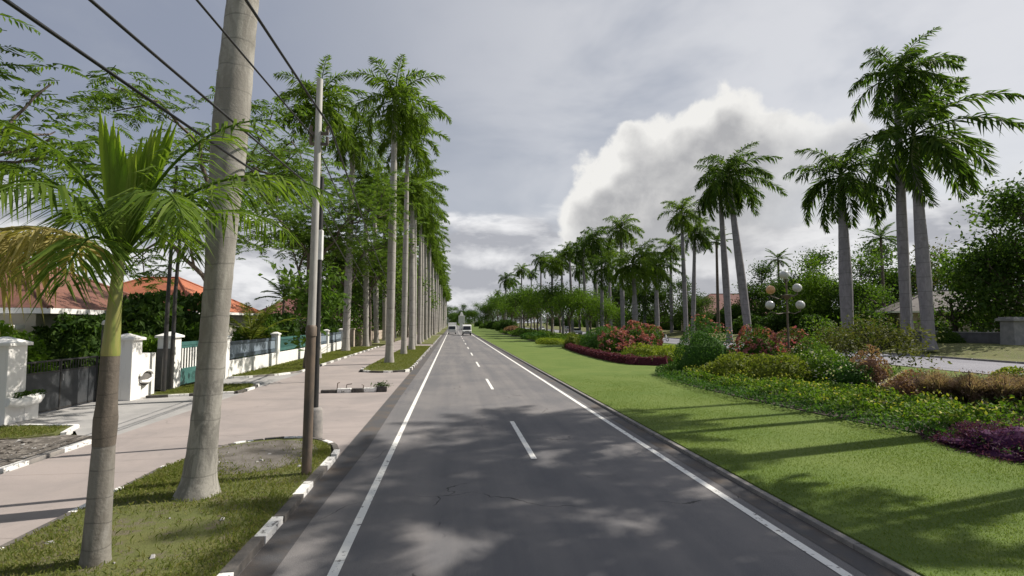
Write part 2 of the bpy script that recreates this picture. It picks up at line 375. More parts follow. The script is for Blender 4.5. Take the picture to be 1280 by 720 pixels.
def palmbark(name, c1, c2, c3, ring=4.5, moss=0.5, old=0):
    m, t, b = newmat(name); vec = nd(t, 'ShaderNodeTexCoord').outputs['Object']
    mp = nd(t, 'ShaderNodeMapping', i_Vector=vec); mp.inputs['Scale'].default_value = (1, 1, 0.28)
    n = noise(t, mp.outputs[0], 3.2, 7, 0.66, 0.6); fine = noise(t, vec, 26, 5, 0.7)
    c = mixc(t, sstep(t, n, 0.38, 0.60), c1, c2)
    c = mixc(t, mth(t, 'MULTIPLY', sstep(t, noise(t, vec, 1.7, 5, 0.6, 0.5), 0.52, 0.68), moss), c, c3)
    c = mixc(t, mth(t, 'MULTIPLY', sstep(t, fine, 0.48, 0.75), 0.45), c, tuple(q*0.55 for q in c1))
    if old:                        # old weathered bark, mottled dark and pale, up to the first thick leaf scar
        sz = nd(t, 'ShaderNodeSeparateXYZ', i_0=vec)
        zone = sstep(t, mth(t, 'ADD', sz.outputs[2], mth(t, 'MULTIPLY', noise(t, vec, 2.5, 3, 0.6), 0.25)), old + 0.16, old + 0.12)
        mot = mixc(t, sstep(t, noise(t, mp.outputs[0], 7.0, 8, 0.7, 1.2), 0.42, 0.60), tuple(q*0.52 for q in c1), tuple(q*0.95 for q in c1))
        c = mixc(t, mth(t, 'MULTIPLY', zone, 0.85), c, mot)
    wob = mth(t, 'MULTIPLY', noise(t, vec, 1.3, 2, 0.5), 0.22)
    sx = nd(t, 'ShaderNodeSeparateXYZ', i_0=vec)
    fr = mth(t, 'FRACT', mth(t, 'ADD', mth(t, 'MULTIPLY', sx.outputs[2], ring), mth(t, 'MULTIPLY', wob, ring)))
    rg = mth(t, 'LESS_THAN', fr, 0.055)
    c = mixc(t, mth(t, 'MULTIPLY', rg, 0.60), c, tuple(q*0.45 for q in c1))
    t.links.new(c, b.inputs['Base Color']); b.inputs['Roughness'].default_value = 0.88
    h = mth(t, 'ADD', mth(t, 'MULTIPLY', fr, 0.5), fine)
    bp = nd(t, 'ShaderNodeBump', i_Strength=0.45, i_Distance=0.02, i_Height=h); t.links.new(bp.outputs[0], b.inputs['Normal'])
    return m
M['palm_trunk'] = palmbark('palm_trunk_grey', (0.34, 0.325, 0.29), (0.225, 0.21, 0.185), (0.15, 0.138, 0.115), 2.4, 0.6, 1.75)
M['palm_trunk_far'] = palmbark('palm_trunk_pale', (0.40, 0.375, 0.345), (0.31, 0.29, 0.265), (0.20, 0.185, 0.155), 0.8)
M['palm_trunk_right'] = palmbark('palm_trunk_mauve', (0.26, 0.245, 0.255), (0.20, 0.19, 0.20), (0.13, 0.12, 0.12), 0.8)
M['young_trunk'] = palmbark('young_palm_trunk', (0.22, 0.205, 0.18), (0.13, 0.118, 0.10), (0.37, 0.36, 0.335), 3.6, 0.75)
M['young_brown'] = palmbark('young_palm_brown', (0.15, 0.125, 0.10), (0.095, 0.08, 0.065), (0.22, 0.185, 0.15), 4.0, 0.4)
M['crownshaft'] = plain('crownshaft_green', (0.16, 0.22, 0.06), (0.25, 0.27, 0.09), 3, 0.4, 0.1, stretch=(4, 4, 0.4))
M['crownshaft_y'] = plain('crownshaft_yellow', (0.20, 0.24, 0.055), (0.30, 0.27, 0.09), 3, 0.4, 0.1, stretch=(5, 5, 0.5))
M['frond_l'] = leafmat('frond_green', [(0.058, 0.105, 0.014), (0.090, 0.150, 0.021), (0.140, 0.200, 0.034), (0.105, 0.170, 0.024)], 0.45)
M['frond_r'] = leafmat('frond_dark_green', [(0.038, 0.078, 0.015), (0.062, 0.112, 0.019), (0.105, 0.155, 0.03)], 0.42, 0.6, 0.1)
M['frond_dry'] = leafmat('frond_dry', [(0.30, 0.25, 0.10), (0.42, 0.36, 0.15), (0.24, 0.23, 0.08)], 0.4, 0.7, 0.1)
M['spear'] = leafmat('new_leaf', [(0.17, 0.26, 0.03), (0.22, 0.31, 0.04), (0.26, 0.33, 0.06)], 0.55, 0.35)
M['leaf_mid'] = leafmat('leaf_mid', [(0.040, 0.084, 0.013), (0.066, 0.122, 0.02), (0.11, 0.17, 0.03)], 0.42, clump=0.5)
M['leaf_dark'] = leafmat('leaf_dark', [(0.028, 0.062, 0.013), (0.046, 0.088, 0.018), (0.078, 0.122, 0.026)], 0.36, clump=0.5)
M['leaf_olive'] = leafmat('leaf_olive', [(0.06, 0.07, 0.02), (0.09, 0.10, 0.03), (0.13, 0.125, 0.045)], 0.3, clump=0.5)
M['leaf_feather'] = leafmat('leaf_feather', [(0.05, 0.095, 0.018), (0.085, 0.145, 0.025), (0.125, 0.18, 0.035)], 0.42)
M['leaf_bright'] = leafmat('leaf_bright', [(0.055, 0.11, 0.012), (0.095, 0.17, 0.018), (0.15, 0.225, 0.03)], 0.35, clump=1.5)
M['leaf_lime'] = leafmat('leaf_lime', [(0.13, 0.18, 0.02), (0.20, 0.25, 0.03), (0.27, 0.30, 0.05)], 0.35)
M['leaf_clipped'] = leafmat('leaf_clipped', [(0.028, 0.080, 0.014), (0.048, 0.115, 0.02), (0.08, 0.155, 0.03)], 0.3, clump=1.2)
M['leaf_yellow'] = leafmat('leaf_yellow_green', [(0.085, 0.12, 0.018), (0.14, 0.175, 0.028), (0.20, 0.22, 0.045)], 0.35)
M['bloom_red'] = leafmat('bloom_red', [(0.30, 0.075, 0.085), (0.40, 0.14, 0.15), (0.42, 0.20, 0.20), (0.24, 0.08, 0.08)], 0.25)
M['bloom_pink'] = leafmat('bloom_pink', [(0.45, 0.09, 0.16), (0.50, 0.16, 0.20)], 0.25)
M['bloom_white'] = leafmat('bloom_white', [(0.62, 0.60, 0.52), (0.70, 0.66, 0.50)], 0.2)
M['bloom_yellow'] = leafmat('bloom_yellow', [(0.40, 0.38, 0.06), (0.30, 0.33, 0.06)], 0.25)
M['leaf_bronze'] = leafmat('leaf_bronze', [(0.16, 0.085, 0.055), (0.24, 0.14, 0.10), (0.30, 0.20, 0.15)], 0.3)
M['leaf_purple'] = leafmat('leaf_purple', [(0.040, 0.012, 0.042), (0.075, 0.020, 0.070), (0.12, 0.040, 0.11), (0.05, 0.045, 0.025)], 0.3)
M['leaf_maroon'] = leafmat('leaf_maroon', [(0.070, 0.018, 0.030), (0.11, 0.025, 0.05), (0.16, 0.05, 0.08)], 0.3)
M['leaf_plume'] = leafmat('leaf_plume', [(0.20, 0.13, 0.115), (0.29, 0.19, 0.175), (0.37, 0.27, 0.24), (0.15, 0.14, 0.06)], 0.35, 0.8, 0.1)
M['blade'] = leafmat('grass_blade', [(0.12, 0.155, 0.035), (0.165, 0.19, 0.05), (0.23, 0.21, 0.09)], 0.35, 0.6, 0.15)
M['blade_lawn'] = leafmat('lawn_blade', [(0.108, 0.165, 0.031), (0.140, 0.195, 0.041), (0.18, 0.21, 0.06)], 0.35, 0.6, 0.15)

# ------------------------------------------------------------------ vegetation generators (numpy)
def frond_arrays(rng, L, npair, ll, lw, pitch, droop, sag, az, plume=0.6, wind=(0, 0), s0=0.14):
    ns = 14
    s = np.linspace(0, 1, ns); a = pitch - droop*s**1.25
    step = L/(ns-1)
    x = np.concatenate([[0], np.cumsum(np.cos(a[:-1])*step)]); z = np.concatenate([[0], np.cumsum(np.sin(a[:-1])*step)])
    t = np.linspace(s0, 0.995, npair); t = np.repeat(t, 2) + rng.normal(0, 0.006, npair*2); t = np.clip(t, 0, 1)
    side = np.tile([1., -1.], npair)
    px = np.interp(t, s, x); pz = np.interp(t, s, z); pa = np.interp(t, s, a)
    prof = np.clip(np.sin(np.pi*np.clip(0.12 + 0.86*t, 0, 1))**0.55, 0.18, 1)
    l = ll*prof*rng.uniform(0.82, 1.12, npair*2)
    fwd = 0.45 + 0.75*t + rng.normal(0, 0.12, npair*2); up = rng.normal(0.05, plume, npair*2)
    tx, tz = np.cos(pa), np.sin(pa); nx, nz = -np.sin(pa), np.cos(pa)
    D = np.stack([tx*fwd + nx*up, side, tz*fwd + nz*up], -1); D /= np.linalg.norm(D, axis=1, keepdims=True)
    B = np.stack([px, np.zeros_like(px), pz], -1)
    mid = B + D*(l*0.45)[:, None]; mid[:, 2] -= sag*l*0.12
    tip = B + D*l[:, None]; tip[:, 2] -= sag*l*(0.45 + 0.3*rng.random(npair*2))
    wv = np.cross(D, np.array([0., 0, 1]) + rng.normal(0, 0.5, (npair*2, 3))); wv /= np.linalg.norm(wv, axis=1, keepdims=True) + 1e-9
    wv *= (lw*0.5*(0.6 + 0.4*prof))[:, None]
    leaves = np.stack([B, mid + wv, tip, mid - wv], 1)
    r = np.stack([x, np.zeros(ns), z], -1)
    ca, sa = math.cos(az), math.sin(az); Rm = np.array([[ca, sa, 0], [-sa, ca, 0], [0, 0, 1]])
    def post(P):
        P = P @ Rm; rr = np.linalg.norm(P, axis=-1, keepdims=True)/L
        return P + np.array([wind[0], wind[1], -0.12*math.hypot(*wind)])*rr**1.6*L*0.5
    return post(leaves), post(r)
def add_leaves(mb, leaves, mi=0):
    n = len(leaves); mb.add(leaves.reshape(-1, 3), np.arange(n*4).reshape(n, 4), mi)
def add_frond(mb, rng, base, mi=0, rr=0.03, **kw):
    lv, r = frond_arrays(rng, **kw); base = np.asarray(base)
    add_leaves(mb, lv + base, mi)
    mb.tube(r + base, np.linspace(rr, rr*0.25, len(r)), 4, mi, caps=False)
def crown_mesh(seed, nf=16, L=3.6, npair=46, ll=0.62, lw=0.055, wind=(0.25, 0.0), mat=None, pmin=-25, pmax=80, plume=0.55, sag=0.55, droop=1.35, old=0):
    rng = np.random.default_rng(seed); mb = MB()
    for i in range(nf):
        az = i*2.399 + rng.uniform(-0.25, 0.25); q = (i + 0.5)/nf
        p = R(pmax + (pmin - pmax)*q + rng.uniform(-8, 8))
        add_frond(mb, rng, (0, 0, 0.25*(1-q)), 0, 0.045, L=L*rng.uniform(0.82, 1.08)*(0.85 + 0.15*math.sin(math.pi*q)), npair=npair, ll=ll, lw=lw,
                  pitch=p, droop=droop*rng.uniform(0.75, 1.2), sag=sag, az=az, plume=plume, wind=wind)
    for i in range(old):           # old fronds hanging close to the shaft
        add_frond(mb, rng, (0, 0, -0.05), 0, 0.04, L=L*rng.uniform(0.7, 0.95), npair=npair, ll=ll, lw=lw, pitch=R(rng.uniform(-20, 5)), droop=1.7, sag=sag, az=rng.uniform(0, 6.28), plume=plume*0.6, wind=(wind[0]*0.4, 0))
    # the spear
    mb.tube([(0, 0, 0), (0.03, 0, 0.9), (0.06, 0.02, 1.7)], [0.05, 0.035, 0.006], 5, 0)
    return mb.mesh('crown', mat)
def leafcloud(rng, C, size, up=0.35, asp=0.5):
    n = len(C); D = rng.normal(0, 1, (n, 3)); D /= np.linalg.norm(D, axis=1, keepdims=True)
    N = rng.normal(0, 1, (n, 3)) + np.array([0, 0, up*3]); N -= D*(N*D).sum(1, keepdims=True); N /= np.linalg.norm(N, axis=1, keepdims=True) + 1e-9
    Wd = np.cross(D, N); s = (size*rng.uniform(0.6, 1.35, n))[:, None]
    a = C - D*s*0.5; b = C + D*s*0.5
    m = C + N*s*0.08
    return np.stack([a, m + Wd*s*asp*0.5, b, m - Wd*s*asp*0.5], 1)
def bush_mesh(seed, rx, ry, rz, n, leaf, mat, bumps=0.16, core=0.72, asp=0.55, name='foliage', extra=None, depth=0.22, flat=0.0):
    """a mound of leaves standing on z=0; extra = (material, count, leaf size, zmin) flower leaves on the skin"""
    rng = np.random.default_rng(seed); mb = MB()
    K = rng.normal(0, 1, (9, 3))*3.2; ph = rng.uniform(0, 6.28, 9)
    def rad(D): return 1 + bumps*np.sin(D @ K.T + ph).sum(1)/3.0
    def pts(k, inner):
        D = rng.normal(0, 1, (k, 3)); D /= np.linalg.norm(D, axis=1, keepdims=True); D[:, 2] = np.abs(D[:, 2])*1.05 - 0.05
        r = rad(D)*(1 - inner*rng.random(k)**1.6)
        P = D*r[:, None]*np.array([rx, ry, rz]); P[:, 2] = np.maximum(P[:, 2], 0.02); return P
    add_leaves(mb, leafcloud(rng, pts(n, depth), leaf, 0.3, asp), 0)
    # shaded twig-and-leaf core
    u, v = 14, 7; V = []
    for j in range(v + 1):
        th = math.pi/2*j/v
        for i in range(u):
            f = 2*math.pi*i/u; V.append((math.cos(f)*math.cos(th), math.sin(f)*math.cos(th), math.sin(th)))
    V = np.array(V); V = V*(rad(V)*core)[:, None]*np.array([rx, ry, rz]); V[:u, 2] = 0
    F = [(j*u+i, j*u+(i+1) % u, (j+1)*u+(i+1) % u, (j+1)*u+i) for j in range(v) for i in range(u)]
    mb.add(V, F, 0)
    res = [mb.mesh(name, mat)]
    if extra:
        em, ek, es, zmin = extra; fb = MB(); P = pts(ek*3, 0.05); P = P[P[:, 2] > zmin*rz]
        # flowers come in clusters
        cl = P[rng.integers(0, len(P), max(4, ek//14))]; idx = np.argmin(((P[:, None] - cl[None])**2).sum(-1), 1)
        d = np.sqrt(((P - cl[idx])**2).sum(1)); P = P[np.argsort(d)[:ek]]*1.03
        add_leaves(fb, leafcloud(rng, P, es, 0.4, 0.8), 0); res.append(fb.mesh('blossom', em))
    return res
def place_bush(meshes, name, label, cat, loc, rz=0.0, group=None, scale=(1, 1, 1)):
    o = link(name, meshes[0], None, 0, loc); o.rotation_euler.z = rz; o.scale = scale; tag(o, label, cat, group)
    for m in meshes[1:]: link('blossom', m, o)
    return o
def branches(rng, mb, base, d, length, r, depth, tips, mi=0, up=0.25, spread=0.75, kids=(2, 4), n=6):
    d = np.asarray(d, float); d /= np.linalg.norm(d); P = [np.asarray(base, float)]
    for i in range(4):
        d = d + rng.normal(0, 0.13, 3) + np.array([0, 0, up*0.12]); d /= np.linalg.norm(d); P.append(P[-1] + d*length/4)
    mb.tube(P, np.linspace(r, r*0.62, 5), n, mi, caps=False)
    if depth == 0: tips.append((P[-1], d)); tips.append((P[-2], d)); return
    for k in range(rng.integers(*kids)):
        q = P[rng.integers(2, 5)] if k else P[-1]
        nd_ = d + rng.normal(0, spread, 3); nd_[2] = nd_[2]*0.7 + up
        branches(rng, mb, q, nd_, length*rng.uniform(0.6, 0.85), r*0.58, depth-1, tips, mi, up, spread, kids, max(4, n-1))
def tree_meshes(seed, H=9.0, trunk_h=3.0, r=0.22, depth=3, leaf=0.32, per=90, sig=0.75, mat=None, bark=None, up=0.3, spread=0.75, limb=None, lean=(0, 0), feather=False, low=False):
    rng = np.random.default_rng(seed); mb = MB(); tips = []
    P = [np.array([lean[0]*t*trunk_h + 0.06*math.sin(5*t), lean[1]*t*trunk_h + 0.05*math.cos(4*t), t*trunk_h]) for t in np.linspace(0, 1, 6)]
    mb.tube(P, np.linspace(r*1.25, r*0.85, 6)*np.array([1.3, 1, 1, 1, 1, 1]), 10, 0, caps=False)
    limb = limb or (H - trunk_h)*0.42
    nb = rng.integers(4, 6)
    for k in range(nb):
        a = 2*math.pi*k/nb + rng.uniform(-0.4, 0.4)
        branches(rng, mb, P[-1 - (k % 3)], (math.cos(a)*spread*1.1, math.sin(a)*spread*1.1, 0.75 + rng.uniform(-0.2, 0.4)), limb, r*0.6, depth-1, tips, 0, up, spread)
    branches(rng, mb, P[-1], (0.1, 0.05, 1), limb, r*0.7, depth-1, tips, 0, up, spread)
    if low:
        for k in range(4):
            a = 2*math.pi*k/4 + rng.uniform(-0.5, 0.5); branches(rng, mb, P[4], (math.cos(a)*1.1, math.sin(a)*1.1, 0.12), limb*0.85, r*0.4, depth-1, tips, 0, up*0.3, spread)
        branches(rng, mb, P[-1] + np.array([0, 0, limb*0.7]), (0.05, 0.1, 1), limb*1.1, r*0.5, depth-1, tips, 0, up*1.4, spread*0.7)
    cb = MB()
    if feather:
        for p, d in tips:
            for k in range(per):
                q = p + rng.normal(0, sig, 3)*np.array([1, 1, 0.35])
                add_frond(cb, rng, q, 0, 0.008, L=leaf*rng.uniform(0.7, 1.2), npair=9, ll=leaf*0.34, lw=leaf*0.085, pitch=R(rng.uniform(-15, 30)), droop=0.7, sag=0.4, az=rng.uniform(0, 6.28), plume=0.15)
    else:
        for p, d in tips:
            k = int(per*rng.uniform(0.5, 1.4)); c = p + rng.normal(0, 0.3, 3)
            add_leaves(cb, leafcloud(rng, c + rng.normal(0, sig, (k, 3))*np.array([1, 1, 0.65]), leaf), 0)
    return mb.mesh('trunk', bark or M['bark']), cb.mesh('crown', mat)
def place_tree(ms, name, label, loc, rz=0.0, group=None, s=1.0, sz=None, cat='tree'):
    t = thing(name, label, cat, loc, rz, group); t.scale = (s, s, sz or s)
    link('trunk', ms[0], t); link('crown', ms[1], t); return t

def palm_trunk_mesh(mat, bulge=0.25, n=14, rings=26, seed=0, curve=0.03, flare=0.35):
    """unit-high, unit-radius grey royal palm trunk with a swollen middle and a flared foot"""
    rng = np.random.default_rng(seed); mb = MB(); pts = []; rad = []
    for i in range(rings + 1):
        t = i/rings
        pts.append((curve*math.sin(2.6*t + seed), curve*math.sin(2.1*t + 2*seed), t))
        rad.append(0.86 + bulge*math.exp(-((t-0.42)/0.24)**2) - 0.30*t**3 + flare*math.exp(-t/0.022) + 0.012*(i % 2) + rng.normal(0, 0.006))
    return pts, rad
def royal_palm(loc, H, r, crown, label, group=None, tm='palm_trunk_far', lean=(0, 0), rz=0.0, cs=1.0, bulge=0.22, seed=0, shaft='crownshaft', n=12, cat='palm tree', name='royal_palm'):
    t = thing(name, label, cat, loc, 0.0, group)
    pts, rad = palm_trunk_mesh(None, bulge, seed=seed)
    mb = MB(); P = [(p[0]*r + lean[0]*p[2], p[1]*r + lean[1]*p[2], p[2]*H - (0.1 if i == 0 else 0)) for i, p in enumerate(pts)]
    mb.tube(P, np.array(rad)*r, n, 0, caps=True); mb.build('trunk', M[tm], t)
    top = np.array(P[-1]); h = 1.5*cs
    sb = MB(); sb.tube([top - (0, 0, 0.05), top + (0, 0, 0.3*h), top + (lean[0]*0.05, 0, 0.75*h), top + (lean[0]*0.08, 0, h)], [r*0.60, r*0.62, r*0.42, r*0.26], 10, 0)
    sb.build('crownshaft', M[shaft], t)
    c = link('crown', crown, t, 0, tuple(top + (lean[0]*0.08, 0, h*0.86))); c.rotation_euler = (0, 0, rz); c.scale = (cs,)*3
    return t

# ------------------------------------------------------------------ the setting
def sheet(name, poly, z, mat):
    mb = MB(); mb.add([(x, y, z) for x, y in poly], [tuple(range(len(poly)))]); return struct(mb.build(name, mat))
def slab(name, poly, z0, z1, mat, bevel=0.0):
    mb = MB(); mb.prism(poly, z0, z1); return struct(mb.build(name, mat, None, bevel))
def rect(x0, x1, y0, y1): return [(x0, y0), (x1, y0), (x1, y1), (x0, y1)]
KL, KR = -2.33, 4.93            # kerb lines of the near carriageway
PL0, PL1 = -5.34, -8.15         # the pavement's two edges
sheet('ground', rect(-1500, 1500, -400, 2600), -0.06, M['rough'])
sheet('road', rect(KL - 0.02, KR + 0.02, -60, 900), 0.0, M['asphalt'])
sheet('road_shoulder', [(KL, -60), (KL + 0.42, -60), (KL + 0.36, 8), (KL + 0.47, 12), (KL + 0.40, 20), (KL + 0.46, 40), (KL + 0.42, 900), (KL, 900)], 0.004, M['asphalt_edge'])
sheet('road_marking', rect(-1.36, -1.24, -40, 700), 0.008, M['road_paint'])
sheet('road_marking', rect(4.29, 4.42, -40, 700), 0.008, M['road_paint'])
for k in range(-2, 32):
    y = 10.6 + 11.0*k; x = 1.68
    sheet('road_marking', rect(x - 0.06, x + 0.06, y, y + 4.0), 0.008, M['road_paint'])

# left side: two grass strips between road and pavement, the pink pavement, the crossings
def arc(cx, cy, rx, ry, a0, a1, n=10):
    return [(cx + rx*math.cos(R(a)), cy + ry*math.sin(R(a))) for a in np.linspace(a0, a1, n)]
strip1 = [(PL0, -20), (KL - 0.15, -20), (KL - 0.15, 11.0)] + arc(-3.85, 11.0, 1.36, 1.75, 10, 170) + [(PL0, 10.6)]
slab('planting_strip', strip1, -0.05, 0.09, M['verge'])
slab('bare_soil', arc(-3.95, 11.2, 1.15, 1.35, 0, 360, 22)[:-1], 0.05, 0.094, M['soil'])
strip2 = [(PL0 + 0.1, 60), (PL0 + 0.1, 31.5)] + arc(-3.85, 30.8, 1.36, 1.5, 205, 340, 8) + [(KL - 0.15, 60)]
slab('planting_strip', strip2[::1], -0.05, 0.09, M['verge'])
for (y0, y1) in ((66, 110), (116, 190), (196, 420)):
    slab('planting_strip', rect(PL0 + 0.1, KL - 0.15, y0, y1), -0.05, 0.09, M['verge'])
path_poly = [(PL1, -20), (PL0 + 0.02, -20), (PL0 + 0.02, 13), (KL - 0.005, 13.0), (KL - 0.005, 29.4), (PL0 + 0.1, 29.6), (PL0 + 0.1, 60), (KL, 60), (KL, 66), (PL0 + 0.1, 66), (PL0 + 0.1, 110), (KL, 110), (KL, 116), (PL0 + 0.1, 116), (PL0 + 0.1, 420), (PL1 - 0.2, 420), (PL1 - 0.1, 60), (PL1 - 0.1, 30)]
sheet('pavement', path_poly, 0.02, M['path'])
sheet('pavement', [(PL0 + 0.02, 10.9), (PL0 + 0.5, 12.2), (-3.85, 12.82), (-2.6, 12.0), (KL - 0.16, 11.2), (KL - 0.005, 11.2), (KL - 0.005, 13.0), (PL0 + 0.02, 13.0)], 0.02, M['path'])
def kerb_run(name, pts, w, h, period, white_frac, phase=0.0, base=None, z0=-0.05):
    """painted kerb stones laid along a line, white and black in turn"""
    mb = MB(); pts = [Vector((*p, 0)) for p in pts]; dist = phase
    rng = np.random.default_rng(len(pts)*7 + int(period*10))
    for a, b in zip(pts[:-1], pts[1:]):
        L = (b - a).length; u = (b - a).normalized(); s = 0.0
        while s < L - 1e-3:
            ph = (dist + s) % period; wl = period*white_frac
            nxt = (wl - ph) if ph < wl - 1e-6 else (period - ph)
            e2 = min(L, s + max(nxt, 0.02)); mid = a + u*((s + e2)/2)
            mb.box((mid.x + rng.normal(0, 0.008), mid.y, (h + z0)/2 + rng.normal(0, 0.004)), (e2 - s - 0.012, w, h - z0), math.atan2(u.y, u.x), 0 if ph < wl - 1e-6 else 1)
            s = e2
        dist += L
    return struct(mb.build(name, [M['kerb_white'], base or M['kerb_black']], None, 0.012))
kerb_run('kerb', [(KL - 0.08, -12), (KL - 0.08, 10.9)] , 0.15, 0.102, 1.62, 0.42, 0.45, M['kerb_worn'])
kerb_run('kerb', [(KL - 0.08, 11.05)] + arc(-3.85, 11.0, 1.46, 1.86, 14, 166, 12), 0.12, 0.10, 1.1, 0.40, 0.0, M['kerb_worn'])
kerb_run('kerb', [(PL0 - 0.06, -12), (PL0 - 0.06, 10.6)], 0.10, 0.093, 2.3, 0.50, 0.5, M['kerb_worn'])
kerb_run('kerb', [(PL0 + 0.05, 32.0)] + arc(-3.85, 30.8, 1.44, 1.6, 205, 340, 8) + [(KL - 0.08, 32), (KL - 0.08, 60)], 0.13, 0.12, 1.3, 0.4, 0.3)
kerb_run('kerb', [(KL - 0.08, 66), (KL - 0.08, 110)], 0.13, 0.12, 1.3, 0.4, 0.3)
kerb_run('kerb', [(PL1 - 0.18, 10.7), (PL1 - 0.16, 13.1)], 0.15, 0.10, 2.4, 0.62, 0.9, M['kerb_stone'])
# kerb along the median: low grey stone with a pale worn top
mb = MB()
for k in range(-10, 140):
    y = k*1.5 if k < 100 else 150 + (k - 100)*8; ln = 1.5 if k < 100 else 8
    mb.box((KR + 0.065, y + ln/2, 0.01), (0.11, ln - 0.012, 0.12), 0, 0)
struct(mb.build('kerb', M['kerb_stone'], None, 0.012))
sheet('soil_edge', [(KR - 0.40, -60), (KR + 0.01, -60), (KR + 0.01, 600), (KR - 0.33, 600), (KR - 0.36, 60), (KR - 0.42, 30), (KR - 0.34, 12)], 0.004, M['asphalt_edge'])

def sh(poly): return [(x, y + 1.55 if 0 < y < 59 else y) for x, y in poly]
# left of the pavement: lawn patch, rubble, the gate's concrete apron, verge islands
slab('verge', sh([(-30, -20), (PL1 - 0.3, -20), (PL1 - 0.3, 7.6), (-9.6, 7.9), (-30, 7.9)]), -0.05, 0.06, M['verge'])
slab('gravel_bed', sh([(-30, 7.9), (-9.6, 7.9), (PL1 - 0.26, 7.8), (PL1 - 0.26, 12.1), (-9.4, 12.4), (-10.2, 12.0), (-12.0, 11.8), (-30, 11.8)]), -0.05, 0.05, M['gravel'])
slab('verge', sh([(-30, 11.81), (-12.0, 11.81), (-10.2, 12.01), (-9.7, 12.45), (-9.9, 13.4), (-11.6, 13.6), (-30, 13.6)]), -0.05, 0.07, M['verge'])
kerb_run('kerb', sh([(-9.55, 12.52), (-9.9, 13.5), (-11.4, 13.72)]), 0.13, 0.09, 3.0, 0.9, 0.2, M['kerb_stone'])
sheet('driveway', sh([(PL1 + 0.02, 11.2), (PL1 + 0.02, 20.0), (-8.6, 20.2), (-12.3, 20.2), (-16.5, 20.0), (-16.5, 13.6), (-11.6, 13.5), (-9.6, 13.0), (-9.0, 12.2)]), 0.014, M['concrete'])
slab('verge', sh([(-8.45, 19.9), (-8.35, 21.2), (-8.6, 22.3), (-11.3, 22.3), (-11.3, 19.4), (-11.0, 19.0)]), -0.05, 0.09, M['verge'])
kerb_run('kerb', sh([(-11.2, 18.92), (-8.42, 19.84), (-8.27, 21.2), (-8.5, 22.35)]), 0.13, 0.11, 1.5, 0.45, 0.8)
sheet('driveway', sh([(-8.0, 20.0), (-8.0, 30), (-8.3, 30), (-11.6, 30), (-11.6, 22.35), (-8.6, 22.35)]), 0.010, M['concrete'])
slab('verge', sh([(-8.55, 28.5), (-8.45, 60), (-11.15, 60), (-11.15, 25.7), (-10.3, 26.0), (-9.2, 27.0)]), -0.05, 0.08, M['verge'])
kerb_run('kerb', sh([(-11.1, 25.62), (-10.25, 25.9), (-9.15, 26.9), (-8.47, 28.5), (-8.37, 60)]), 0.12, 0.10, 2.2, 0.5, 0.0, M['kerb_stone'])
slab('verge', rect(-30, -8.45, 66, 420), -0.05, 0.07, M['verge'])

# right side: lawn, planting beds, the other carriageway, the far bank
slab('lawn', rect(KR + 0.125, 27.7, -30, 600), -0.05, 0.09, M['lawn'])
sheet('road', rect(27.75, 38.2, -60, 700), 0.0, M['asphalt_pale'])
kerb_run('kerb', [(27.66, -20), (27.66, 200)], 0.12, 0.13, 3, 0.02, 0, M['kerb_stone'])
kerb_run('kerb', [(38.27, -20), (38.27, 200)], 0.12, 0.14, 3, 0.02, 0, M['kerb_stone'])
mb = MB(); mb.add([(38.33, -60, 0.10), (40.5, -60, 0.14), (44, -60, 0.75), (47, -60, 0.85), (400, -60, 0.9), (38.33, 700, 0.10), (40.5, 700, 0.14), (44, 700, 0.75), (47, 700, 0.85), (400, 700, 0.9)],
                  [(0, 1, 6, 5), (1, 2, 7, 6), (2, 3, 8, 7), (3, 4, 9, 8)])
struct(mb.build('bank', M['verge']))
bed1 = [(10.6, 4.0), (11.2, 8.0), (11.35, 10.2), (10.75, 12.8), (10.35, 15.4), (10.0, 19), (9.95, 22), (10.5, 25.0), (11.6, 27.5), (13.4, 30.0), (17, 32), (21.5, 31.0), (23.0, 27), (22.0, 21), (21.0, 16), (20.5, 4.0)]
bed2 = [(11.6, 31.6), (11.0, 33.5), (10.9, 38), (11.1, 45), (11.6, 51), (12.2, 55), (13.2, 57.5), (16, 58.5), (20, 57), (23, 50), (23.5, 40), (20, 34.2), (16, 33.4), (13.5, 31.5)]
bed3 = [(11.8, 63), (11.3, 70), (11.5, 80), (12.3, 88), (15, 91), (22, 90), (24, 78), (21, 66), (16, 62)]
bed4 = [(11.5, 98), (11.3, 112), (11.6, 130), (14, 140), (22, 140), (24, 120), (20, 100), (15, 96)]
beds = [bed1, bed2, bed3, bed4]
for b in beds:
    c = np.mean(b, axis=0)
    slab('planting_bed', [tuple(c + (np.array(p) - c)*0.955) for p in b], 0.0, 0.115, M['dark_soil'])
def inside(P, poly):
    poly = np.asarray(poly); x, y = P[:, 0], P[:, 1]; c = np.zeros(len(P), bool); n = len(poly)
    for i in range(n):
        x1, y1 = poly[i]; x2, y2 = poly[(i+1) % n]
        c ^= ((y1 > y) != (y2 > y)) & (x < (x2 - x1)*(y - y1)/(y2 - y1 + 1e-12) + x1)
    return c

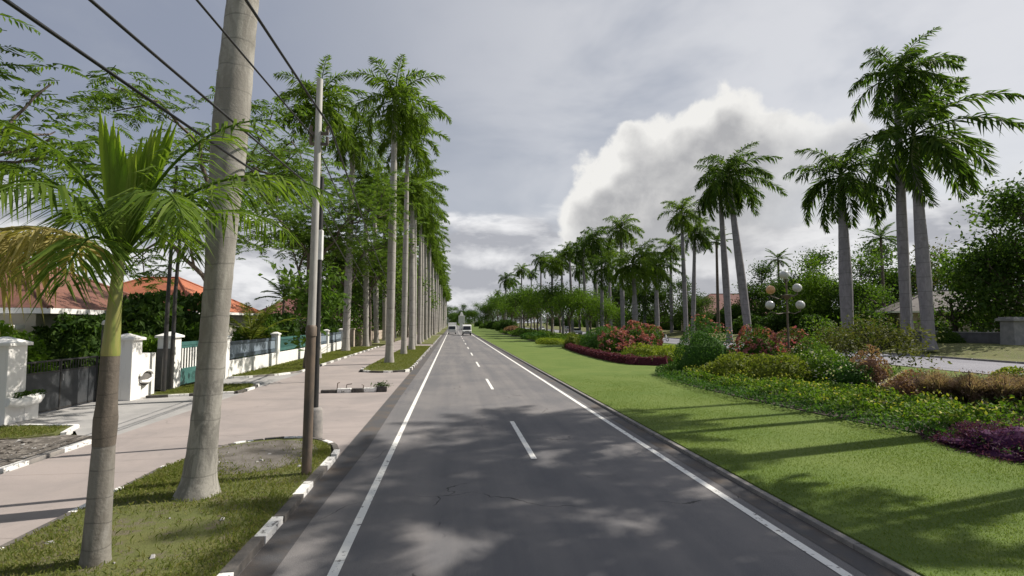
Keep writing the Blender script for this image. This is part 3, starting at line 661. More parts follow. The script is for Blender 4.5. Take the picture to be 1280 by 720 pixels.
# ---- grass: real blades where the turf is close to the camera
def blades(rng, poly, n, h, w, z, dens=None):
    lo, hi = np.min(poly, 0), np.max(poly, 0)
    P = rng.uniform(lo, hi, (n*2, 2)); P = P[inside(P, poly)][:n]
    if dens is not None: P = P[rng.random(len(P)) < dens(P)]
    k = len(P); a = rng.uniform(0, 6.28, k); hh = h*rng.uniform(0.5, 1.4, k)
    B = np.column_stack([P, np.full(k, z)]); dr = np.stack([np.cos(a), np.sin(a), np.zeros(k)], -1)
    sd = np.stack([-np.sin(a), np.cos(a), np.zeros(k)], -1)*(w*0.5)
    up = np.array([0, 0, 1.]); lean = rng.uniform(0.2, 0.9, k)[:, None]
    mid = B + up*(hh*0.6)[:, None] + dr*lean*(hh*0.3)[:, None]
    tip = B + up*(hh*0.85)[:, None] + dr*lean*hh[:, None]
    return np.stack([B - sd*0.7, B + sd*0.7, tip, mid - sd], 1)
rng = np.random.default_rng(11)
def patchy(P):
    f = np.sin(P[:, 0]*2.1 + 1.3*np.sin(P[:, 1]*1.7)) + np.sin(P[:, 1]*1.3 + 2.0*np.sin(P[:, 0]*1.1))
    soil = np.exp(-(((P[:, 0] + 3.95)/1.25)**2 + ((P[:, 1] - 11.2)/1.5)**2)**2)
    return np.clip(0.42 + 0.30*f, 0.06, 1.0)*(1 - 0.93*soil)
mb = MB(); add_leaves(mb, blades(rng, [(x, y) for x, y in strip1 if y > 0] + [(PL0, 4.2), (KL - 0.15, 4.2)][:0] or strip1, 1, 0.05, 0.008, 0.09))
near_strip = [(PL0, 3.6), (KL - 0.16, 3.6), (KL - 0.16, 11.0)] + arc(-3.85, 11.0, 1.34, 1.72, 10, 170) + [(PL0, 10.6)]
mb = MB(); add_leaves(mb, blades(rng, near_strip, 70000, 0.055, 0.009, 0.088, patchy))
stuff(mb.build('grass', M['blade']), 'patchy short grass growing round the palm trunks beside the kerb', 'grass')
mb = MB(); add_leaves(mb, blades(rng, [(PL0 + 0.15, 60), (PL0 + 0.15, 31.5), (-4.6, 29.9), (-3.0, 29.8), (KL - 0.16, 31.2), (KL - 0.16, 60)], 22000, 0.07, 0.02, 0.088))
stuff(mb.build('grass', M['blade']), 'yellowish grass on the strip beyond the broken kerb', 'grass')
mb = MB()
add_leaves(mb, blades(rng, [(-8.6, 30.0), (-8.5, 58), (-11.1, 58), (-11.1, 27.5), (-9.4, 28.8)], 24000, 0.09, 0.022, 0.08))
add_leaves(mb, blades(rng, [(-8.5, 21.6), (-8.4, 22.7), (-8.65, 23.8), (-11.2, 23.8), (-11.2, 21.0)], 6000, 0.08, 0.015, 0.088))
add_leaves(mb, blades(rng, [(-16, 13.4), (-12.0, 13.4), (-10.2, 13.6), (-9.8, 14.05), (-10.0, 14.85), (-11.6, 15.05), (-16, 15.05)], 9000, 0.07, 0.012, 0.07))
stuff(mb.build('grass', M['blade']), 'green grass along the foot of the white wall and fence', 'grass')
mb = MB()
lawn_near = [(KR + 0.10, 4.6), (12.5, 4.6), (11.3, 10.2), (10.3, 15.4), (9.95, 20), (10.4, 26), (KR + 0.10, 26)]
add_leaves(mb, blades(rng, lawn_near, 210000, 0.026, 0.010, 0.088, lambda P: np.clip(1.15 - P[:, 1]/24, 0.0, 1)*np.clip(0.75 + 0.3*np.sin(P[:, 0]*1.3 + np.sin(P[:, 1]*0.8)*2), 0.3, 1)))
k_ = rng.uniform(4.5, 40, 9000); e_ = np.column_stack([KR + 0.17 + np.abs(rng.normal(0, 0.05, 9000)), k_])
stuff(mb.build('grass', M['blade_lawn']), 'close cropped green lawn beside the flower bed', 'lawn')
# loose stones and litter on the rubble patch
mb = MB()
for i in range(1100):
    x, y = rng.uniform(-13.8, -8.55), rng.uniform(9.5, 13.3); q = rng.random()**3*0.05 + 0.014
    V = rng.normal(0, 1, (6, 3)); V = np.array([(1,0,0),(-1,0,0),(0,1,0),(0,-1,0),(0,0,1),(0,0,-1)])*q*rng.uniform(0.5, 1.3, (6, 1)) + V*q*0.2; V[:, 2] = V[:, 2]*0.6
    mb.add(V + (x, y, 0.05 + q*0.3), [(0,2,4),(2,1,4),(1,3,4),(3,0,4),(2,0,5),(1,2,5),(3,1,5),(0,3,5)], int(rng.random() < 0.4))
stuff(mb.build('rubble', [M['gravel'], M['concrete']]), 'grey rubble and broken stones beside the pavement', 'rubble')
mb = MB()
for i in range(26):
    y = rng.uniform(5.0, 11.8); x = rng.uniform(-5.1, -2.6); s = rng.uniform(0.015, 0.045)
    mb.box((x, y, 0.095 + s*0.25), (s*2.2, s*1.2, s*0.5), rng.uniform(0, 3.1), 0, 0.6)
stuff(mb.build('litter', M['concrete']), 'small pale stones and litter scattered on the grass strip', 'litter')

# ------------------------------------------------------------------ left: walls, gates, fence
def pillar(name, label, c, w, d, h, cap=0.14, mats=('white_wall',), wing=None, niche=True, rz=0.0, group=None):
    """white rendered gate pillar with a pyramid cap, a lower wing and a moon-shaped letter niche on the road side"""
    t = thing(name, label, 'gate pillar', c, rz, group)
    mb = MB(); mb.box((0, 0, h/2), (w, d, h), 0, 0, 0.95); mb.build('shaft', M[mats[0]], t, 0.015)
    mb = MB(); mb.box((0, 0, h + 0.045), (w + cap, d + cap, 0.09)); mb.box((0, 0, h + 0.17), (w + cap - 0.02, d + cap - 0.02, 0.16), 0, 0, 0.12); mb.build('cap', M[mats[0]], t, 0.01)
    if wing:
        mb = MB(); mb.box((wing[0], wing[1], wing[4]/2), (wing[2], wing[3], wing[4])); mb.build('wing', M[mats[0]], t, 0.015)
    if niche:
        # curved ledge over a dark plate that paints in the shade of a hollow
        yo, zo, L = niche; x = w/2
        mb = MB(); prof = [(yo + L*math.cos(R(a)), zo + 0.26*math.sin(R(a))) for a in np.linspace(20, 340, 18)]
        mb.extrude_x(prof, x - 0.05, x + 0.006, 0); mb.build('niche', M['shade_grey'], t)
        mb = MB()
        for a0 in np.linspace(0, 1, 2)[:1]:
            pts = [(x + 0.05, yo + L*0.98*math.cos(R(a)), zo + 0.05 + 0.25*math.sin(R(a))) for a in np.linspace(25, 165, 12)]
            mb.tube(pts, 0.045, 8, 0)
            mb.tube([(x + 0.06, yo - L*0.9, zo - 0.08), (x + 0.09, yo, zo - 0.12), (x + 0.06, yo + L*0.75, zo - 0.03)], [0.05, 0.075, 0.05], 8, 0)
        mb.build('ledge', M[mats[0]], t)
    return t
PX = -11.75
pillar('gate_pillar', 'white rendered gate pillar with pyramid cap and curved niche beside the dark gate', (PX, 20.2, 0.0), 0.72, 0.62, 2.15, wing=(-0.02, 0.86, 0.5, 1.1, 1.62), niche=(0.55, 0.72, 0.42))
t = pillar('gate_pillar', 'white gate pillar with a curved planter trough, cut off by the photo edge', (-12.45, 15.95, 0.0), 0.72, 0.66, 2.15, niche=None)
mb = MB(); mb.tube([(0.40, -0.35, 0.62), (0.52, 0.0, 0.58), (0.52, 0.45, 0.60), (0.40, 0.78, 0.66)], [0.12, 0.17, 0.17, 0.12], 10); mb.box((0.1, 0.55, 0.35), (0.55, 0.5, 0.7)); mb.build('planter_trough', M['white_wall'], t, 0.01)
mb = MB(); rngp = np.random.default_rng(5); C = np.column_stack([rngp.normal(0.52, 0.05, 260), rngp.uniform(-0.25, 0.7, 260), rngp.uniform(0.72, 0.86, 260)]); add_leaves(mb, leafcloud(rngp, C, 0.09)); mb.build('plant', M['leaf_dark'], t)
t2 = pillar('gate_pillar', 'white gate pillar with painted shade on the side facing the road camera, next to the teal gate', (-12.0, 23.5, 0.0), 0.62, 0.75, 2.15, niche=None)
mb = MB(); mb.box((-0.02, -0.381, 0.86), (0.56, 0.012, 1.68)); mb.build('shade_panel', M['shade_grey'], t2)  # thin dark sheet paints shade onto the pillar's camera-facing side
# dark sheet-metal driveway gate
g = thing('driveway_gate', 'dark sheet metal driveway gate between two white pillars', 'gate', (-12.45, 18.05, 0.0), R(91))
mb = MB()
for x0, x1 in ((-1.72, -0.02), (0.02, 1.72)): mb.box(((x0 + x1)/2, 0, 0.66), (x1 - x0, 0.03, 1.16))
mb.build('sheet_panel', M['gate_sheet'], g)
mb = MB()
for x in (-1.74, 0.0, 1.74): mb.box((x, 0, 0.82), (0.055, 0.06, 1.6))
for z in (0.08, 1.26, 1.60): mb.box((0, 0.003, z), (3.52, 0.05, 0.05))
mb.build('frame', M['black_metal'], g)
mb = MB()
for i in range(28): mb.box((-1.68 + i*0.1245, 0, 1.43), (0.014, 0.014, 0.30))
mb.build('bar', M['black_metal'], g)
mb = MB(); mb.tube([(0.06, -0.06, 0.95), (0.06, -0.06, 1.15)], 0.014, 6); mb.build('handle', M['rim'], g)
# little lamp on a dark post by the pillar
t = thing('gate_lamp', 'small white lamp head on a thin dark post beside the dark gate', 'lamp', (-12.15, 19.45, 0.0))
mb = MB(); mb.tube([(0, 0, 0), (0, 0, 2.55), (0.03, -0.02, 2.72)], [0.03, 0.025, 0.02], 8); mb.build('post', M['black_metal'], t)
mb = MB(); mb.tube([(0.0, 0, 2.74), (0.10, -0.06, 2.80), (0.22, -0.12, 2.84)], [0.04, 0.075, 0.05], 10); mb.build('lamp_head', M['white_box'], t)
# teal sliding gate with white slats
g = thing('sliding_gate', 'teal metal sliding gate with white vertical slats', 'gate', (-11.85, 25.45, 0.0))
mb = MB(); mb.box((0, 0, 0.42), (0.05, 3.0, 0.72)); mb.build('lower_panel', M['teal'], g, 0.008)
mb = MB(); mb.box((0.004, 0, 1.86), (0.06, 3.0, 0.16)); mb.box((0, 0, 1.72), (0.04, 3.0, 0.12)); mb.build('top_rail', M['teal'], g, 0.008)
mb = MB()
for i in range(13): mb.box((0, -1.42 + i*0.236, 1.22), (0.035, 0.10, 0.88))
mb.build('slat', M['white_wall'], g)
mb = MB()
for y in (-1.49, 1.49):
    mb = MB(); mb.box((0.002, y, 1.0), (0.07, 0.07, 1.9)); mb.build('end_post', M['teal'], g)
# long white wall with blue-grey railing panels
f = thing('fence', 'long low white wall with blue grey slatted railing panels between white posts', 'fence', (-11.4, 27.3, 0.0))
posts = [0.0, 7.6, 15.4, 21.0, 27.2]
mb = MB()
for a, b in zip(posts[:-1], posts[1:]): mb.box((0, (a + b)/2, 0.42), (0.22, b - a - 0.40, 0.86))
mb.build('base_wall', M['white_wall'], f, 0.01)
for y in posts:
    mb = MB(); mb.box((0.0, y, 1.0), (0.42, 0.42, 2.0)); mb.box((0.0, y, 2.045), (0.52, 0.52, 0.09)); mb.box((0, y, 2.13), (0.5, 0.5, 0.10), 0, 0, 0.3); mb.build('post', M['white_wall'], f, 0.012)
for i, (a, b) in enumerate(zip(posts[:-1], posts[1:])):
    m_ = (a + b)/2; w_ = b - a - 0.44; pm = 'teal' if i == 1 else 'slate_blue'
    mb = MB(); mb.box((0.03, m_, 1.03), (0.07, w_, 0.2)); mb.box((0.03, m_, 1.74), (0.08, w_, 0.16)); mb.box((-0.03, m_, 1.38), (0.02, w_, 0.58)); mb.build('railing_panel', M[pm], f)
    mb = MB(); n_ = int(w_/0.19)
    for k in range(n_): mb.box((0.02, a + 0.30 + (k + 0.5)*(w_ - 0.1)/n_, 1.39), (0.025, 0.13, 0.50))
    mb.build('slat', M['pale_blue'] if i != 1 else M['teal'], f)
# beyond the fence: a beige stone gateway and a low wall
for k, (x, y, lab) in enumerate(((-11.2, 58.5, 'squat beige stone gate pillar at the end of the white fence'), (-11.2, 63.4, 'beige stone gate pillar with a rounded buttress, beyond the fence end'))):
    t = thing('gate_pillar', lab, 'gate pillar', (x, y, 0.0))
    mb = MB(); mb.box((0, 0, 1.0), (0.75, 0.75, 2.0)); mb.build('shaft', M['beige_stone'], t, 0.03)
    mb = MB(); mb.box((0, 0, 2.07), (0.9, 0.9, 0.14)); mb.build('cap', M['beige_stone'], t, 0.03)
    mb = MB(); mb.extrude_x([(0.37, 0.03), (1.4, 0.03), (1.4, 0.7), (1.1, 1.1), (0.75, 1.55), (0.37, 1.75)], -0.2, 0.2); mb.build('buttress', M['beige_stone'], t, 0.03)
t = thing('boundary_wall', 'low beige boundary wall running away behind the far left palms', 'wall', (-12.0, 66.0, 0.0))
mb = MB()
for k in range(14): mb.box((0, 4 + k*9, 0.75), (0.25, 8.6, 1.5))
mb.build('panel', M['beige_stone'], t)
for k in range(15):
    mb = MB(); mb.box((0, -0.35 + k*9, 0.95), (0.45, 0.45, 1.9)); mb.build('post', M['cream_wall'], t)

# ------------------------------------------------------------------ houses
def hip_house(name, label, c, w, d, wall_h, roof_h, rz, wall, roof, ov=0.9, wins=(), ridge=0.3, cat='house', doors=()):
    t = thing(name, label, cat, c, rz)
    mb = MB(); mb.box((0, 0, wall_h/2), (w, d, wall_h)); mb.build('wall', M[wall], t)
    W2, D2 = w/2 + ov, d/2 + ov; rl = max(0.3, w*ridge/2); z0, z1 = wall_h, wall_h + roof_h
    V = [(-W2, -D2, z0), (W2, -D2, z0), (W2, D2, z0), (-W2, D2, z0), (-rl, 0, z1), (rl, 0, z1)]
    F = [(0, 1, 5, 4), (1, 2, 5), (2, 3, 4, 5), (3, 0, 4), (0, 3, 2, 1)]
    mb = MB(); mb.add(np.array(V) + (0, 0, 0.24), F); r_ = mb.build('roof', M[roof], t)
    mb = MB()
    for a, b in ((0, 4), (1, 5), (2, 5), (3, 4), (4, 5)): mb.tube([np.array(V[a]) + (0, 0, 0.25), np.array(V[b]) + (0, 0, 0.25)], 0.11, 6)
    mb.build('ridge_cap', M[roof], r_)
    mb = MB(); mb.box((0, 0, z0 + 0.12), (2*W2 + 0.06, 2*D2 + 0.06, 0.22)); mb.build('fascia', M['white_wall'], t)
    for (face, u, z, ww, hh) in wins:
        q = MB(); g2 = MB()
        if face == 'front': q.box((u, -d/2 - 0.02, z), (ww + 0.16, 0.06, hh + 0.16)); g2.box((u, -d/2 - 0.045, z), (ww, 0.03, hh))
        else: q.box((w/2 + 0.02, u, z), (0.06, ww + 0.16, hh + 0.16)); g2.box((w/2 + 0.045, u, z), (0.03, ww, hh))
        o = q.build('window', M['white_box'], t); g2.build('pane', M['glass_dark'], o)
    for (u, ww, hh) in doors:
        q = MB(); q.box((u, -d/2 - 0.03, hh/2), (ww, 0.06, hh)); q.build('door', M['bark_dark'], t)
    return t
# brown hipped house behind the gate
h = hip_house('house', 'white bungalow with a brown hipped tile roof behind the dark gate', (-24.5, 28.5, 0), 13, 12, 3.15, 3.3, R(8), 'cream_wall', 'roof_brown', 1.0,
              wins=(('front', 4.6, 2.3, 1.0, 0.6), ('front', 1.2, 1.7, 1.6, 1.2), ('side', 0.5, 2.3, 1.3, 0.6), ('side', -4.0, 1.6, 1.2, 1.2)), ridge=0.18)
mb = MB(); mb.box((3.6, -7.9, 2.62), (5.6, 2.9, 0.16)); mb.build('porch_roof', M['white_wall'], h)
for x in (1.1, 3.7, 6.2):
    mb = MB(); mb.box((x, -9.1, 1.27), (0.22, 0.22, 2.54)); mb.build('porch_post', M['white_wall'], h)
hip_house('house', 'house with a bright orange tile roof rising behind the dark bushes', (-27.5, 52, 0), 12, 11, 3.5, 3.3, R(-4), 'cream_wall', 'roof_orange', 0.9, wins=(('front', 1, 2, 1.5, 1.2),), ridge=0.25)
hip_house('house', 'small house with a dark red tile roof and white eaves beyond the fence', (-20.5, 74, 0), 10, 10, 3.0, 3.2, R(0), 'cream_wall', 'roof_red', 1.0, wins=(('side', 0, 1.7, 1.6, 1.2), ('side', -3, 1.7, 1.2, 1.2)), ridge=0.2)

# ------------------------------------------------------------------ poles and cables
def steel_pole(label, loc, secs, lean, extras=None, name='utility_pole', cat='pole'):
    t = thing(name, label, cat, loc)
    for nm, z0, z1, r0, r1, mt in secs:
        mb = MB(); mb.tube([(lean*z0, 0, z0), (lean*z1, 0, z1)], [r0, r1], 14); mb.build(nm, M[mt], t)
    return t
p1 = gnd(383, 592, 0.09); p2 = gnd(393, 545, 0.09)
t = steel_pole('tall steel pole, dark below and pale above, on the grass strip', p1, [('lower_tube', -0.05, 2.55, 0.088, 0.084, 'pole_steel'), ('upper_tube', 2.552, 7.3, 0.074, 0.056, 'pole_pale')], 0.008)
mb = MB(); mb.lathe((0.02, 0, 2.46), [(0.098, 0), (0.098, 0.16), (0.076, 0.20)], 14); mb.build('collar', M['pole_steel'], t)
mb = MB()
for z in (6.05, 6.25): mb.box((0.07, 0, z), (0.34, 0.05, 0.05)); mb.tube([(-0.08, 0, z), (-0.08, 0, z + 0.14)], 0.03, 8); mb.tube([(0.22, 0, z), (0.22, 0, z + 0.14)], 0.03, 8)
mb.build('cable_bracket', M['pole_steel'], t)
t = steel_pole('slimmer black steel pole in a concrete sleeve at the tip of the grass strip', p2, [('tube', 0.60, 6.3, 0.075, 0.05, 'black_metal')], 0.004)
mb = MB(); mb.lathe((0, 0, -0.05), [(0.19, 0), (0.185, 0.66), (0.14, 0.72), (0.07, 0.73)], 14); mb.build('concrete_sleeve', M['kerb_stone'], t)
mb = MB(); mb.box((-0.02, 0.02, 4.6), (0.20, 0.16, 0.75)); mb.build('meter_box', M['white_box'], t, 0.02)
for (px, lab) in ((205, 'thin black pole in front of the white pillar with painted shade, closer to the dark gate'), (214, 'thin black pole standing right at the near end of the teal gate')):
    q = at(px, 470, 21.4 if px == 205 else 22.2); q.z = 0.0
    t = thing('light_pole', lab, 'pole', q, 0, 'thin black poles by the teal gate')
    mb = MB(); mb.tube([(0, 0, 0), (0.02, 0, 4), (0.12 if px == 205 else 0.2, 0, 9.0)], [0.085, 0.07, 0.05], 10); mb.build('tube', M['black_metal'], t)
    mb = MB(); mb.lathe((0, 0, 0), [(0.14, 0), (0.14, 0.05), (0.09, 0.10)], 10); mb.build('base', M['black_metal'], t)
def cable(label, pts, r=0.016, sag=0.25, group='black overhead cables'):
    mb = MB(); P = []
    for a, b in zip(pts[:-1], pts[1:]):
        a, b = np.array(a, float), np.array(b, float); n = 16
        for i in range(n + (b is pts[-1])):
            s = i/n; p = a + (b - a)*s; p[2] -= sag*4*s*(1 - s)*np.linalg.norm(b - a)/25; P.append(p)
    P.append(np.array(pts[-1], float)); mb.tube(P, r, 6)
    o = mb.build('overhead_cable', M['cable']); tag(o, label, 'cable', group); return o
a1 = (p1.x + 0.27, p1.y, 6.47); a2 = (p1.x - 0.03, p1.y, 6.27); b1 = (p2.x, p2.y, 5.95); b2 = (p2.x, p2.y, 5.45)
cable('thick black cable crossing the big palm trunk, rightmost of the four', [(-2.3, -14, 6.6), a1, (-5.6, 47, 6.0)], 0.02, 0.2)
cable('black cable running closest beside the rightmost cable', [(-2.75, -14, 6.35), a2, (-5.9, 47, 5.7)], 0.014, 0.3)
cable('black cable sloping across the upper left sky, right neighbour of the leftmost cable', [(-3.6, -14, 6.0), b1, (-8.0, 58, 5.2)], 0.018, 0.2)
cable('leftmost black cable sloping across the upper left sky', [(-3.75, -14, 5.6), b2, (-8.2, 58, 4.9)], 0.018, 0.25)

# ------------------------------------------------------------------ broken kerb remnant across the pavement crossing
t = thing('broken_kerb', 'broken black and white kerb blocks stranded across the pink pavement crossing', 'kerb', (-3.80, 21.2, 0.02), R(3))
x = -1.35
for wd, mt, hh in ((0.62, 'kerb_black', 0.12), (0.55, 'kerb_white', 0.17), (0.46, 'kerb_black', 0.16), (0.50, 'kerb_white', 0.17), (0.42, 'kerb_black', 0.22)):
    mb = MB(); mb.box((x + wd/2, 0.02*math.sin(x*9), hh/2), (wd - 0.02, 0.2, hh), 0.03*math.sin(x*5)); mb.build('block', M[mt], t, 0.02); x += wd
mb = MB()
for (u, l, hgt) in ((-0.75, 0.10, 0.36), (-0.4, 0.22, 0.30), (0.25, -0.05, 0.26)): mb.tube([(u, 0.1, 0.1), (u + 0.02, 0.1, hgt), (u + l, 0.08, hgt + 0.03)], 0.018, 6)
mb.build('rusty_pipe', M['pole_steel'], t)
mb = MB(); rb = np.random.default_rng(8)
for i in range(60): s = rb.uniform(0.03, 0.10); mb.box((rb.uniform(-1.3, 1.1), rb.uniform(0.1, 0.5), s*0.4), (s*1.5, s, s*0.8), rb.uniform(0, 3), 0, 0.7)
mb.build('rubble', M['kerb_black'], t)
mb = MB(); C = rb.normal((0.98, 0.12, 0.24), (0.16, 0.10, 0.07), (220, 3)); add_leaves(mb, leafcloud(rb, C, 0.09)); mb.build('weed', M['leaf_dark'], t)

# ------------------------------------------------------------------ the two near palms on the grass strip
def near_young_palm():
    b = gnd(119, 703, 0.09); t = thing('young_palm', 'young palm with a broad new leaf and drooping fronds, nearest on the grass strip', 'palm tree', b)
    prof = [(0.205, -0.08), (0.18, 0.05), (0.165, 0.25), (0.155, 0.55), (0.148, 0.9), (0.142, 1.15), (0.136, 1.3)]
    mb = MB(); P = [(0.02*z, 0.0, z) for r, z in prof]; mb.tube(P, [r*0.80 for r, z in prof], 20); mb.build('trunk', M['young_trunk'], t)
    mb = MB(); prof = [(0.138, 1.302), (0.146, 1.45), (0.148, 1.6), (0.130, 1.75), (0.122, 1.9), (0.120, 2.05), (0.117, 2.2), (0.114, 2.32)]
    mb.tube([(0.02*z, 0, z) for r, z in prof], [r*0.80 for r, z in prof], 20); mb.build('brown_stem', M['young_brown'], t)
    mb = MB(); prof = [(0.114, 2.322), (0.118, 2.36), (0.108, 2.5), (0.092, 2.8), (0.078, 3.2), (0.066, 3.5)]
    mb.tube([(0.02*z + 0.015*(z - 2.3)**2, 0, z) for r, z in prof], [r*0.80 for r, z in prof], 16); mb.build('crownshaft', M['crownshaft_y'], t)
    rng = np.random.default_rng(21)
    F = [(-10, 56, 2.8, 'frond_l', 1.6), (24, 64, 2.5, 'frond_l', 1.5), (-50, 44, 2.6, 'frond_l', 1.7), (62, 50, 2.9, 'frond_l', 1.5), (100, 46, 2.6, 'frond_l', 1.6), (-28, 66, 2.8, 'frond_l', 1.4),
         (140, 56, 2.5, 'frond_l', 1.9), (-125, 34, 2.0, 'frond_dry', 2.1), (-160, 40, 2.1, 'frond_dry', 2.3), (-140, 24, 2.3, 'frond_dry', 1.8), (170, 14, 2.3, 'frond_dry', 1.3), (-178, 30, 2.4, 'frond_dry', 1.7), (178, 62, 2.6, 'frond_l', 1.5), (-95, 56, 2.0, 'frond_l', 1.9), (-75, 25, 1.8, 'frond_l', 1.6), (160, 30, 2.4, 'frond_l', 1.4), (-170, 76, 2.6, 'frond_l', 1.4)]
    for az, p, L, mt, dr in F:
        mb = MB(); add_frond(mb, rng, (0.09, 0, 3.42), 0, 0.026, L=L, npair=48, ll=0.62, lw=0.036, pitch=R(p), droop=dr, sag=1.05 if mt == 'frond_l' else 1.2, az=R(az), plume=0.2, wind=(0.08, 0.02), s0=0.22)
        mb.build('frond', M[mt], t)
    # the new leaf: two broad pleated wings not yet split
    mb = MB(); rs = np.random.default_rng(4)
    for j in range(19):
        v = j/18*2 - 1 + rs.normal(0, 0.02); L_ = (2.02 - 0.22*max(v, 0))*(0.66 + 0.34*abs(v + 0.08)**0.8)*rs.uniform(0.93, 1.03); n = 8; V = []
        for i in range(n + 1):
            u = i/n; cx = 0.10 + v*0.44*u**0.85 + 0.05*u; w_ = 0.052*min(1, 0.35 + 2.2*u)*max(0.0, 1 - max(0, u - 0.72)/0.28)**0.8 + 0.002; yy = 0.12*u*abs(v) + rs.normal(0, 0.004) + 0.012*(j % 2); zq = 3.42 + L_*u - 0.05*u*u*abs(v)
            V += [(cx - w_, yy, zq), (cx, yy + 0.018, zq), (cx + w_, yy, zq)]
        q = np.arange(n)[:, None]*3 + np.arange(2)[None]; mb.add(V, np.stack([q, q + 1, q + 4, q + 3], -1).reshape(-1, 4), 0, False)
    mb.build('new_leaf', M['spear'], t)
near_young_palm()
CR = [crown_mesh(100 + i, nf=22, L=3.7, npair=54, ll=0.72, lw=0.095, wind=(0.20, 0.0), mat=M['frond_l'], pmin=-45, plume=0.75, old=4, droop=1.45) for i in range(5)]
CRR = [crown_mesh(200 + i, nf=21, L=4.3, npair=56, ll=0.85, lw=0.115, wind=(0.45, 0.0), mat=M['frond_r'], pmin=-45, sag=0.75, plume=0.7, old=3, droop=1.45) for i in range(5)]
b = gnd(247, 618, 0.09)
t = thing('royal_palm', 'massive grey royal palm trunk swelling upward, beside the young palm', 'palm tree', b)
prof = [(0.36, -0.05), (0.295, 0.08), (0.240, 0.30), (0.212, 0.8), (0.203, 1.5), (0.203, 2.2), (0.203, 2.9), (0.207, 3.5), (0.220, 4.2), (0.244, 4.8), (0.268, 5.5), (0.276, 6.1), (0.268, 6.8), (0.250, 7.6), (0.243, 8.3), (0.235, 9.5), (0.225, 11.0), (0.20, 12.4)]
mb = MB(); P = [(0.047*z + 0.02*math.sin(z*0.7), 0.01*z, z) for r, z in prof]
zz = np.linspace(-0.05, 12.4, 90); rr = np.interp(zz, [z for r, z in prof], [r for r, z in prof]) + 0.004*np.sin(zz*17); px_ = np.interp(zz, [z for r, z in prof], [p[0] for p in P])
mb.tube(np.stack([px_, 0.01*zz, zz], -1), rr, 28); mb.build('trunk', M['palm_trunk'], t)
mb = MB(); mb.tube([(P[-1][0], P[-1][1], 12.35), (P[-1][0] + 0.02, P[-1][1], 12.9), (P[-1][0] + 0.05, P[-1][1], 14.0)], [0.20, 0.21, 0.12], 14); mb.build('crownshaft', M['crownshaft'], t)
c = link('crown', CR[0], t, 0, (P[-1][0] + 0.05, P[-1][1], 13.9))
def trunk_band(z, mt='cable'):
    pass

# ------------------------------------------------------------------ left rows of royal palms
rng = np.random.default_rng(31)
row_k = [(35.4, 16.6, 0.36), (45.0, 17.5, 0.32), (52.0, 15.0, 0.30), (59.5, 17.0, 0.32), (66.5, 15.6, 0.30), (73.0, 16.8, 0.32), (82.0, 16.0, 0.32), (91.0, 17.0, 0.33)]
names_k = ['tall royal palm standing alone at the front of the kerbside row beyond the broken kerb', 'second royal palm along the kerbside row after the tall front one', 'third royal palm along the kerbside row left of the road',
           'fourth royal palm along the kerbside row left of the road', 'fifth royal palm along the kerbside row left of the road', 'sixth royal palm along the kerbside row left of the road',
           'seventh royal palm along the kerbside row left of the road', 'eighth royal palm along the kerbside row left of the road']
for i, ((y, H, r), lab) in enumerate(zip(row_k, names_k)):
    royal_palm((-4.2 + rng.normal(0, 0.08), y, 0.08), H, r*rng.uniform(0.8, 1.1), CR[i % 5], lab, 'royal palms along the left kerb', lean=(rng.normal(0.0, 0.22), rng.normal(0, 0.2)), rz=rng.uniform(-0.6, 0.6), cs=1.1, bulge=0.10, seed=i)
y = 100.0; i = 0
while y < 330:
    royal_palm((-4.2 + rng.normal(0, 0.15), y, 0.08), rng.uniform(13, 18), rng.uniform(0.24, 0.36), CR[i % 5], 'distant royal palm in the kerbside row left of the road, near the vanishing point', 'far royal palms along the left kerb', lean=(rng.normal(0, 0.35), 0), rz=rng.uniform(-0.6, 0.6), bulge=0.10, seed=i, n=8)
    y += rng.uniform(6.5, 13); i += 1
row_w = [(40.0, 18.0, 0.34), (50.2, 19.0, 0.38), (61.5, 18.0, 0.36), (70.5, 19.2, 0.36), (79.0, 18.0, 0.36), (90.0, 19.5, 0.36)]
names_w = ['royal palm at the wall side of the pavement, behind the steel pole', 'thick pale royal palm by the far end of the white fence', 'royal palm by the beige stone pillars at the wall side of the pavement',
           'royal palm just past the beige stone pillars', 'fifth royal palm in the wall side row of the pavement', 'sixth royal palm in the wall side row of the pavement']
for i, ((y, H, r), lab) in enumerate(zip(row_w, names_w)):
    royal_palm((-10.05 + rng.normal(0, 0.1), y, 0.07), H, r, CR[(i + 2) % 5], lab, 'royal palms along the left wall', lean=(rng.normal(0, 0.3), 0), rz=rng.uniform(-0.6, 0.6), cs=1.2, bulge=0.10, seed=i + 20)
y = 101.0; i = 0
while y < 300:
    royal_palm((-10.05 + rng.normal(0, 0.2), y, 0.07), rng.uniform(14.5, 17.5), 0.34, CR[i % 5], 'distant royal palm in the wall side row, far down the left pavement', 'far royal palms along the left wall', rz=rng.uniform(-0.6, 0.6), bulge=0.10, seed=i, n=8)
    y += 11; i += 1

